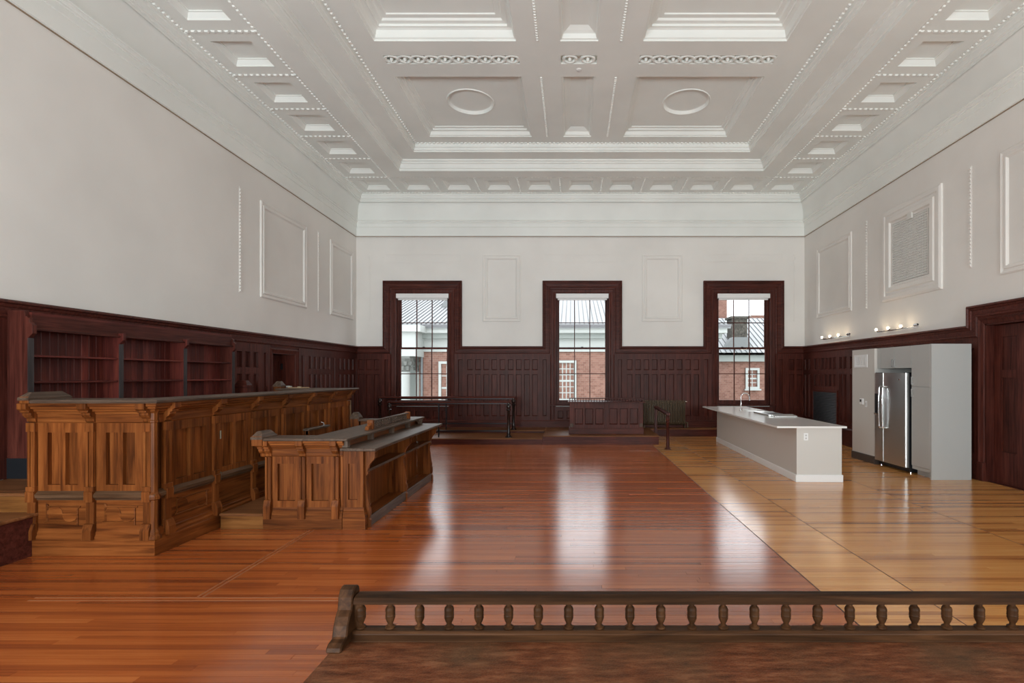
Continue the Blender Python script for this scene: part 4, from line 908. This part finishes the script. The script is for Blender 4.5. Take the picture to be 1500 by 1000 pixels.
build(MB().box(FXF-0.003, FXF+0.005, 9.60, 9.755, 0.98, 1.35), 'dispenser', BLACK, d_b, bev=0.003); build(MB().box(FXF-0.02, FXF-0.003, 9.60, 9.755, 0.96, 0.985), 'drip_tray', CHROME, d_b)
build(MB().lathe([(0.018,0),(0.018,0.004)], (0,0,0), 14, fn=lambda x, y, z: (FXF-z, 9.02+x, 1.62+y)), 'emblem', CHROME, d_a)
for y in (8.9, 9.735): build(MB().box(FXF+0.02, FXF+0.12, y-0.03, y+0.03, 1.72, 1.745), 'hinge_cover', BLACK, fr)

for o_ in (pt, vg, th, sw_, cb, uc, fr): o_.location += Vector((0.05, 0.10, 0))

# ------------------------------------------------------------------ track lights
def track(label, y0, y1, z):
    t = thing('track_light', label, 'light', (XR, (y0+y1)/2, z), 'track lights above the dado rail')
    build(MB().box(XR-0.10, XR-0.075, y0, y1, z-0.012, z+0.012), 'bar', CHROME, t)
    for y in (y0+0.25, y1-0.25): build(MB().box(XR-0.08, XR, y-0.012, y+0.012, z-0.012, z+0.012), 'bracket', CHROME, t)
    n = 4
    for k in range(n):
        y = y1-0.03-k*(y1-y0-0.06)/(n-1)
        lit = k < 3
        h = MB(); h.tube([(XR-0.088,y,z+0.01),(XR-0.12,y-0.01,z+0.035)], 0.008, 6)
        d = Vector((-0.35, -0.25, 0.1)).normalized() if lit else Vector((0.15, -1, 0.05)).normalized()
        p0 = Vector((XR-0.12, y, z+0.035)); h.tube([p0-d*0.03, p0+d*0.045], 0.028, 10)
        hd = build(h, 'lamp_head', CHROME, t, smooth=40)
        if lit:
            b = MB(); q = p0+d*0.05; b.lathe([(0.004,-0.026),(0.018,-0.02),(0.026,0),(0.018,0.02),(0.004,0.026)], tuple(q), 10); build(b, 'bulb', BULB, hd, smooth=60)
            L = bpy.data.lights.new('track_lamp', 'POINT'); L.energy = 0.8; L.color = (1.0,0.78,0.5); L.shadow_soft_size = 0.03
            lo = bpy.data.objects.new('track_lamp', L); COL.objects.link(lo); lo.location = q+d*0.06
        else: build(MB().lathe([(0.02,0),(0.02,0.002)], (0,0,0), 8, fn=lambda x, y_, z_: tuple(p0+d*(0.0455+z_)+Vector((x, 0, y_)))), 'lens', BLACK, hd)
track('chrome track light with three lit bulbs on the wall nearest the corner window', 12.2, 13.5, 2.625)
track('chrome track light with three lit bulbs on the wall above the refrigerator cabinets', 9.8, 11.1, 2.615)

# ------------------------------------------------------------------ foreground desk with spindle gallery
fd = thing('gallery_desk', 'worn dark walnut desk with a turned spindle gallery along its edge', 'desk', (0.5, 1.4, 0))
def desktop():
    m, nt, b = newmat('worn_desktop'); lk = nt.links.new
    tc = N(nt, 'ShaderNodeTexCoord'); mp = N(nt, 'ShaderNodeMapping'); mp.inputs['Scale'].default_value = (9, 34, 34); lk(tc.outputs['Object'], mp.inputs[0])
    a = N(nt, 'ShaderNodeTexNoise'); a.inputs['Scale'].default_value = 1.0; a.inputs['Detail'].default_value = 8; a.inputs['Roughness'].default_value = 0.7; lk(mp.outputs[0], a.inputs['Vector'])
    c = N(nt, 'ShaderNodeTexVoronoi', feature='DISTANCE_TO_EDGE'); c.inputs['Scale'].default_value = 95; lk(tc.outputs['Object'], c.inputs['Vector'])
    g = N(nt, 'ShaderNodeTexNoise'); g.inputs['Scale'].default_value = 2.6; g.inputs['Detail'].default_value = 4; lk(tc.outputs['Object'], g.inputs['Vector'])
    r = ramp(nt, [(0.34,(0.06,0.016,0.006)), (0.52,(0.15,0.043,0.016)), (0.68,(0.26,0.10,0.045))]); lk(a.outputs['Fac'], r.inputs[0])
    r2 = ramp(nt, [(0.42,(0,0,0)), (0.62,(1,1,1))]); lk(g.outputs['Fac'], r2.inputs[0])
    mx = N(nt, 'ShaderNodeMix', data_type='RGBA'); mx.inputs[7].default_value = (0.075,0.05,0.026,1); lk(r.outputs[0], mx.inputs[6]); 
    cr = ramp(nt, [(0.0,(0.7,0.7,0.7)), (0.10,(0.1,0.1,0.1))]); lk(c.outputs['Distance'], cr.inputs[0])
    mu = N(nt, 'ShaderNodeMath', operation='MULTIPLY'); mu.inputs[1].default_value = 0.55; lk(r2.outputs[0], mu.inputs[0])
    lk(mu.outputs[0], mx.inputs[0])
    mx2 = N(nt, 'ShaderNodeMix', data_type='RGBA'); mx2.inputs[7].default_value = (0.17,0.095,0.055,1); lk(mx.outputs[2], mx2.inputs[6])
    mu2 = N(nt, 'ShaderNodeMath', operation='MULTIPLY'); lk(cr.outputs[0], mu2.inputs[0]); lk(a.outputs['Fac'], mu2.inputs[1]); lk(mu2.outputs[0], mx2.inputs[0])
    lk(mx2.outputs[2], b.inputs['Base Color'])
    bp = N(nt, 'ShaderNodeBump'); bp.inputs['Strength'].default_value = 0.5; bp.inputs['Distance'].default_value = 0.0015; lk(c.outputs['Distance'], bp.inputs['Height']); lk(bp.outputs[0], b.inputs['Normal'])
    b.inputs['Roughness'].default_value = 0.5; b.inputs['Specular IOR Level'].default_value = 0.1
    return m
TX0, TX1 = -0.795, 2.05
build(MB().box(TX0, TX1, 1.02, 1.83, 0.765, 0.797), 'desk_top', desktop(), fd, bev=0.006)
build(MB().box(TX0+0.04, TX1-0.04, 1.10, 1.79, 0.0, 0.765), 'carcass', deskwood('z'), fd, bev=0.004)
for k in range(5):
    a = TX0+0.12+k*0.53; q = MB(); q.sweep([(0,0),(0.0,0.018),(0.02,0.02),(0.03,0.0)], [(a,0.2),(a,0.68),(a+0.45,0.68),(a+0.45,0.2)], lambda u, z, h: (u, 1.79+h, z), closed=True); build(q, 'panel_moulding', deskwood('x'), fd)
build(MB().ext([(1.755,0.795),(1.75,0.80),(1.77,0.815),(1.77,0.827),(1.812,0.827),(1.812,0.795)], TX0+0.03, TX1-0.03, lambda a, b, c: (c, a, b)), 'lower_rail', deskwood('x'), fd, bev=0.002)
build(MB().ext([(1.765,0.918),(1.765,0.930),(1.772,0.939),(1.79,0.943),(1.815,0.943),(1.828,0.939),(1.832,0.930),(1.832,0.918)], TX0+0.05, TX1-0.03, lambda a, b, c: (c, a, b)), 'top_rail', deskwood('x'), fd, bev=0.001)
sp = MB().lathe([(0.017,0.0),(0.017,0.006),(0.009,0.012),(0.009,0.018),(0.0125,0.024),(0.0165,0.036),(0.0155,0.041),(0.017,0.044),(0.0155,0.047),(0.0165,0.051),(0.0155,0.055),(0.0165,0.060),(0.0165,0.066),(0.0135,0.073),(0.009,0.077),(0.009,0.084),(0.013,0.088),(0.013,0.093)], (0,0,0), 14)
spx = [528.8,571.8,614.7,658,701.7,745,788.6,833,877.8,922.6,967.8,1013.5,1059.4,1105,1151.3,1197.6,1244.6,1291.6,1339.4,1386.8,1434.6,1483]
spx = [(p-838)*1.795/760 for p in spx]+[1.64, 1.755, 1.87]
s0 = build(sp, 'spindle', deskwood('z'), fd, smooth=40, world=False)
for k, x in enumerate(spx):
    o = s0 if k == 0 else s0.copy()
    if k: COL.objects.link(o); o.parent = fd
    o.location = Vector((x, 1.795, 0.826))-Vector((0.5, 1.4, 0))
EP = [(1.835,0.797),(1.835,0.945),(1.828,0.962),(1.805,0.97),(1.785,0.962),(1.772,0.94),(1.766,0.90),(1.750,0.885),(1.735,0.86),(1.725,0.825),(1.70,0.822),(1.685,0.812),(1.68,0.797)]
build(MB().ext(EP, TX0-0.005, TX0+0.045, lambda a, b, c: (c, a, b)), 'end_bracket', deskwood('y'), fd, bev=0.004)
build(MB().ext(EP, TX1-0.04, TX1-0.005, lambda a, b, c: (c, a, b)), 'end_bracket', deskwood('y'), fd, bev=0.004)
build(MB().box(TX0+0.04, TX0+0.062, 1.785, 1.815, 0.827, 0.918), 'half_post', deskwood('z'), fd)

# ------------------------------------------------------------------ outdoors
def brickmat():
    m, nt, b = newmat('red_brick'); lk = nt.links.new
    tc = N(nt, 'ShaderNodeTexCoord'); mp = N(nt, 'ShaderNodeMapping'); mp.inputs['Rotation'].default_value = (PI/2, 0, 0); lk(tc.outputs['Object'], mp.inputs[0])
    t = N(nt, 'ShaderNodeTexBrick'); t.inputs['Scale'].default_value = 2.2; t.inputs['Color1'].default_value = (0.15,0.068,0.048,1); t.inputs['Color2'].default_value = (0.22,0.112,0.083,1); t.inputs['Mortar'].default_value = (0.22,0.165,0.135,1)
    t.inputs['Mortar Size'].default_value = 0.012; t.inputs['Bias'].default_value = -0.1; lk(mp.outputs[0], t.inputs['Vector']); lk(t.outputs['Color'], b.inputs['Base Color']); b.inputs['Roughness'].default_value = 0.85
    return m
BRICK = brickmat()
STONEW = plain('white_stonework', (0.34,0.36,0.345), 0.6); STONEG = plain('pale_green_frieze', (0.225,0.25,0.235), 0.7)
ROOFM = plain('white_metal_roof', (0.235,0.245,0.25), 0.5); SEAMM = plain('roof_seam', (0.09,0.095,0.10), 0.6); DGLASS = plain('far_glass', (0.05,0.065,0.06), 0.1)
SLATE = plain('grey_slate', (0.12,0.13,0.13), 0.6)
def rubble():
    m, nt, b = newmat('dark_rubble_stone'); lk = nt.links.new
    tc = N(nt, 'ShaderNodeTexCoord'); v_ = N(nt, 'ShaderNodeTexNoise'); v_.inputs['Scale'].default_value = 9; v_.inputs['Detail'].default_value = 6; lk(tc.outputs['Object'], v_.inputs['Vector'])
    r = ramp(nt, [(0.35,(0.022,0.02,0.016)), (0.6,(0.055,0.05,0.04)), (0.75,(0.12,0.11,0.095))]); lk(v_.outputs['Fac'], r.inputs[0]); lk(r.outputs[0], b.inputs['Base Color']); b.inputs['Roughness'].default_value = 0.9
    return m
RUB = rubble()
GZ = -6.0
gnd = build(MB().box(-80, 90, 15.6, 140, GZ-0.2, GZ), 'ground', plain('lawn', (0.12,0.14,0.09), 0.9)); tag(gnd, 'plain ground far below the windows', 'ground', kind='structure')
def far_window(T, x0, x1, z0, z1, y, cols=3, rows=4, blind=0.45, fr_=0.13):
    m = MB(); m.cells([x0-fr_, x1+fr_, x0, x1], [z0-fr_, z1+fr_, z0, z1], [(x0, x1, z0, z1)], lambda a, b, c, d: m.box(a, b, y-0.12, y+0.06, c, d)); m.box(x0-fr_-0.08, x1+fr_+0.08, y-0.2, y, z0-fr_-0.09, z0-fr_)
    w = build(m, 'window', STONEW, T)
    build(MB().box(x0, x1, y+0.02, y+0.04, z0, z1), 'pane', DGLASS, w)
    zb = z1-(z1-z0)*blind
    if blind: build(MB().box(x0, x1, y+0.005, y+0.015, zb, z1), 'shade', plain('cream_shade', (0.30,0.31,0.24), 0.8) if 'cream_shade' not in bpy.data.materials else bpy.data.materials['cream_shade'], w)
    q = MB()
    for k in range(1, cols): u = x0+(x1-x0)*k/cols; q.box(u-0.025, u+0.025, y-0.02, y+0.002, z0, z1)
    for k in range(1, rows): z = z0+(z1-z0)*k/rows; h = 0.05 if k == rows//2 else 0.022; q.box(x0, x1, y-0.022, y+0.002, z-h, z+h)
    build(q, 'glazing_bars', STONEW, w)
YA = 28.0
A = thing('brick_building', 'red brick building with white entablature and pale metal roof across the way', 'building', (0, YA, GZ))
AX0, AX1 = -8.25, 7.75
build(MB().box(AX0, AX1, YA, YA+14, GZ, 2.95), 'wall', BRICK, A)
build(MB().box(AX0-0.05, AX1+0.05, YA-0.1, YA, 2.95, 3.22), 'band', STONEW, A)
build(MB().box(-13, AX1+0.05, YA-0.05, YA+0.3, 3.22, 3.65), 'frieze', STONEW, A)
build(MB().box(-13, AX1+0.25, YA-0.35, YA+0.3, 3.65, 3.92), 'soffit', STONEG, A)
build(MB().box(-13, AX1+0.45, YA-0.6, YA+0.3, 3.92, 4.22), 'cornice', STONEW, A)
build(MB().ext([(YA-0.62,4.22),(YA-0.78,4.22),(YA-0.84,4.36),(YA-0.62,4.36)], -13, AX1+0.6, lambda a, b, c: (c, a, b)), 'gutter', plain('grey_gutter', (0.16,0.16,0.17), 0.5), A)
build(MB().box(-14, -8.25, YA+1.6, YA+2.4, GZ, 3.22), 'porch_wall', STONEG, A)
far_w = (-10.4, -9.55, -2.0, 1.9)
sl = 0.33; RD_ = 16.0
def roofplane(T, x0, x1, xt0, xt1, y0, z0, depth, slope, nseam, nm='roof'):
    z1 = z0+depth*slope
    m = MB(); P = [(x0,y0,z0),(x1,y0,z0),(xt1,y0+depth,z1),(xt0,y0+depth,z1)]
    m.f.append([m.p(c) for c in P]); m.f.append([m.p((c[0],c[1],c[2]-0.15)) for c in P[::-1]])
    for i in range(4):
        a, b = P[i], P[(i+1)%4]; m.face([a, b, (b[0],b[1],b[2]-0.15), (a[0],a[1],a[2]-0.15)])
    r = build(m, nm, ROOFM, T)
    for k in range(nseam+1):
        x = x0+(x1-x0)*k/nseam; d = depth
        if x > xt1: d = depth*(x1-x)/max(1e-6, x1-xt1)
        if x < xt0: d = depth*(x-x0)/max(1e-6, xt0-x0)
        if d < 0.2: continue
        build(MB().ext([(x-0.02,0),(x+0.02,0),(x+0.02,0.045),(x-0.02,0.045)], 0, 1, lambda a, b, c: (a, y0+d*c, z0+d*slope*c+b)), 'seam', SEAMM, r)
    return r
roofplane(A, -14.5, AX1+0.6, -14.5, 5.2, YA-0.7, 4.3, RD_, sl, 92)
m = MB(); m.face([(AX1+0.6,YA-0.7,4.3),(AX1+0.6,YA+16,4.3),(5.2,YA-0.7+RD_,4.3+RD_*sl)]); m.face([(AX1+0.6,YA-0.7,4.2),(AX1+0.6,YA+16,4.2),(5.2,YA-0.7+RD_,4.2+RD_*sl)]); build(m, 'roof_hip', ROOFM, A)
far_window(A, *far_w, YA+1.6, 2, 4, 0.0)
far_window(A, -7.05, -6.15, -0.3, 2.3, YA, 3, 4, 0.0); far_window(A, -0.72, 0.10, 0.42, 2.35, YA, 4, 6, 0.52)
build(MB().tube([(-8.15,YA-0.55,4.2),(-8.15,YA-0.2,3.3),(-8.08,YA-0.12,2.9),(-8.08,YA-0.12,GZ)], 0.07, 8), 'downspout', plain('zinc', (0.16,0.175,0.18), 0.4, 0.5), A)
build(MB().tube([(7.68,YA-0.55,4.2),(7.68,YA-0.2,3.3),(7.55,YA-0.12,2.9),(7.55,YA-0.12,GZ)], 0.07, 8), 'downspout', bpy.data.materials['zinc'], A)
for x, y in ((-8.85, YA-0.9), (-8.3, YA+0.4)):
    r = 0.42 if x < -8.5 else 0.3
    c_ = build(MB().lathe([(r,GZ),(r,GZ+1),(r*0.86,1.75),(r*0.92,1.78),(r*0.92,1.86)], (x, y, 0), 24), 'column', STONEW, A, smooth=40)
    mq = MB(); mq.lathe([(r*0.86,1.86),(r*0.95,2.0),(r*1.0,2.2),(r*1.3,2.5),(r*1.35,2.55)], (x, y, 0), 12); mq.box(x-r*1.3, x+r*1.3, y-r*1.3, y+r*1.3, 2.55, 2.66)
    for k in range(10):
        for zz, rr_ in ((1.95, 0.98), (2.2, 1.12)):
            t_ = 2*PI*(k+(0.5 if zz > 2 else 0))/10; mq.frustum(x+r*rr_*math.cos(t_)-0.06, x+r*rr_*math.cos(t_)+0.06, y+r*rr_*math.sin(t_)-0.06, y+r*rr_*math.sin(t_)+0.06, zz, zz+0.2, -0.03, -0.03)
    build(mq, 'capital', plain('capital_stone', (0.13,0.135,0.125), 0.8) if 'capital_stone' not in bpy.data.materials else bpy.data.materials['capital_stone'], c_)
build(MB().box(-11, -8.0, YA-1.5, YA+0.2, 2.66, 3.9), 'porch_entablature', STONEW, A)
build(MB().box(-11.3, -7.7, YA-1.7, YA+0.2, 3.9, 4.25), 'porch_cornice', STONEW, A)
build(MB().box(-8.1, -6.3, YA+5.5, YA+7.0, 5.0, 9.0), 'cupola', STONEW, A)
build(MB().frustum(-8.2, -5.7, YA+4.0, YA+5.4, 5.7, 6.6, 0.4, 0.3), 'dormer', SLATE, A)

YD = 33.0
Bd = thing('brick_annex', 'smaller brick building with seamed metal roof and a dark stone chimney', 'building', (11, YD, GZ))
build(MB().box(9.0, 18, YD, YD+8, GZ, 2.55), 'wall', BRICK, Bd)
build(MB().box(9.0, 18, YD-0.3, YD, 2.55, 2.95), 'cornice', STONEG, Bd); build(MB().box(8.9, 18, YD-0.5, YD+0.1, 2.95, 3.12), 'gutter', STONEW, Bd)
roofplane(Bd, 8.4, 18, 8.4, 18, YD-0.5, 3.1, 5.5, 0.5, 30)
far_window(Bd, 11.15, 11.75, 0.95, 2.0, YD, 2, 4, 0.5, 0.14)
build(MB().box(10.35, 11.35, YD+0.6, YD+1.7, 3.1, 5.5), 'stone_chimney', RUB, Bd); build(MB().box(10.25, 11.45, YD+0.5, YD+1.8, 5.35, 5.5), 'chimney_cap', RUB, Bd)
build(MB().ext([(9.4,3.1),(11.4,3.1),(11.2,4.1),(10.2,4.1)], YD-0.1, YD+0.6, lambda a, b, c: (a, c, b)), 'chimney_skirt', SLATE, Bd)
build(MB().box(13.5, 20, YD+6, YD+8, 3, 6.2), 'gable', BRICK, Bd)
ch = thing('brick_chimney', 'plain red brick chimney stack rising behind the white roof', 'chimney', (11.4, 42, 4))
build(MB().box(11.2, 12.4, 41.5, 42.6, GZ, 9.5), 'stack', BRICK, ch); build(MB().box(11.1, 12.5, 41.4, 42.7, 9.3, 9.5), 'cap', BRICK, ch)
def foliage(name, label, x, y, z0, z1, r, n):
    t_ = thing(name, label, 'tree', (x, y, GZ), 'trees beyond the brick buildings')
    build(MB().lathe([(0.3,GZ),(0.2,z0+0.5)], (x, y, 0), 8), 'trunk', RUB, t_)
    m = MB(); rnd = random.Random(int(x*10))
    for k in range(n):
        a = rnd.uniform(0, 2*PI); q = math.sqrt(rnd.random()); zz = rnd.uniform(-1, 1); rad = r*q*math.sqrt(max(0.05, 1-zz*zz))
        c = Vector((x+rad*math.cos(a), y+rad*math.sin(a), (z0+z1)/2+zz*(z1-z0)/2)); s = rnd.uniform(0.12, 0.26)
        d1 = Vector((rnd.uniform(-1,1), rnd.uniform(-1,1), rnd.uniform(-1,1))).normalized(); d2_ = d1.cross(Vector((0.3,0.5,0.8))).normalized()
        m.face([c-d1*s, c-d2_*s*0.6, c+d1*s, c+d2_*s*0.6])
    build(m, 'foliage', plain('leaf_green', (0.08,0.12,0.03), 0.8) if 'leaf_green' not in bpy.data.materials else bpy.data.materials['leaf_green'], t_, kind='stuff')
foliage('tree', 'leafy green tree showing beside the dark stone chimney', 17.3, 55, 3, 6.9, 2.2, 900)
foliage('tree', 'leafy green tree showing above the far brick gable', 23.5, 62, 4, 8.6, 3.4, 1200)
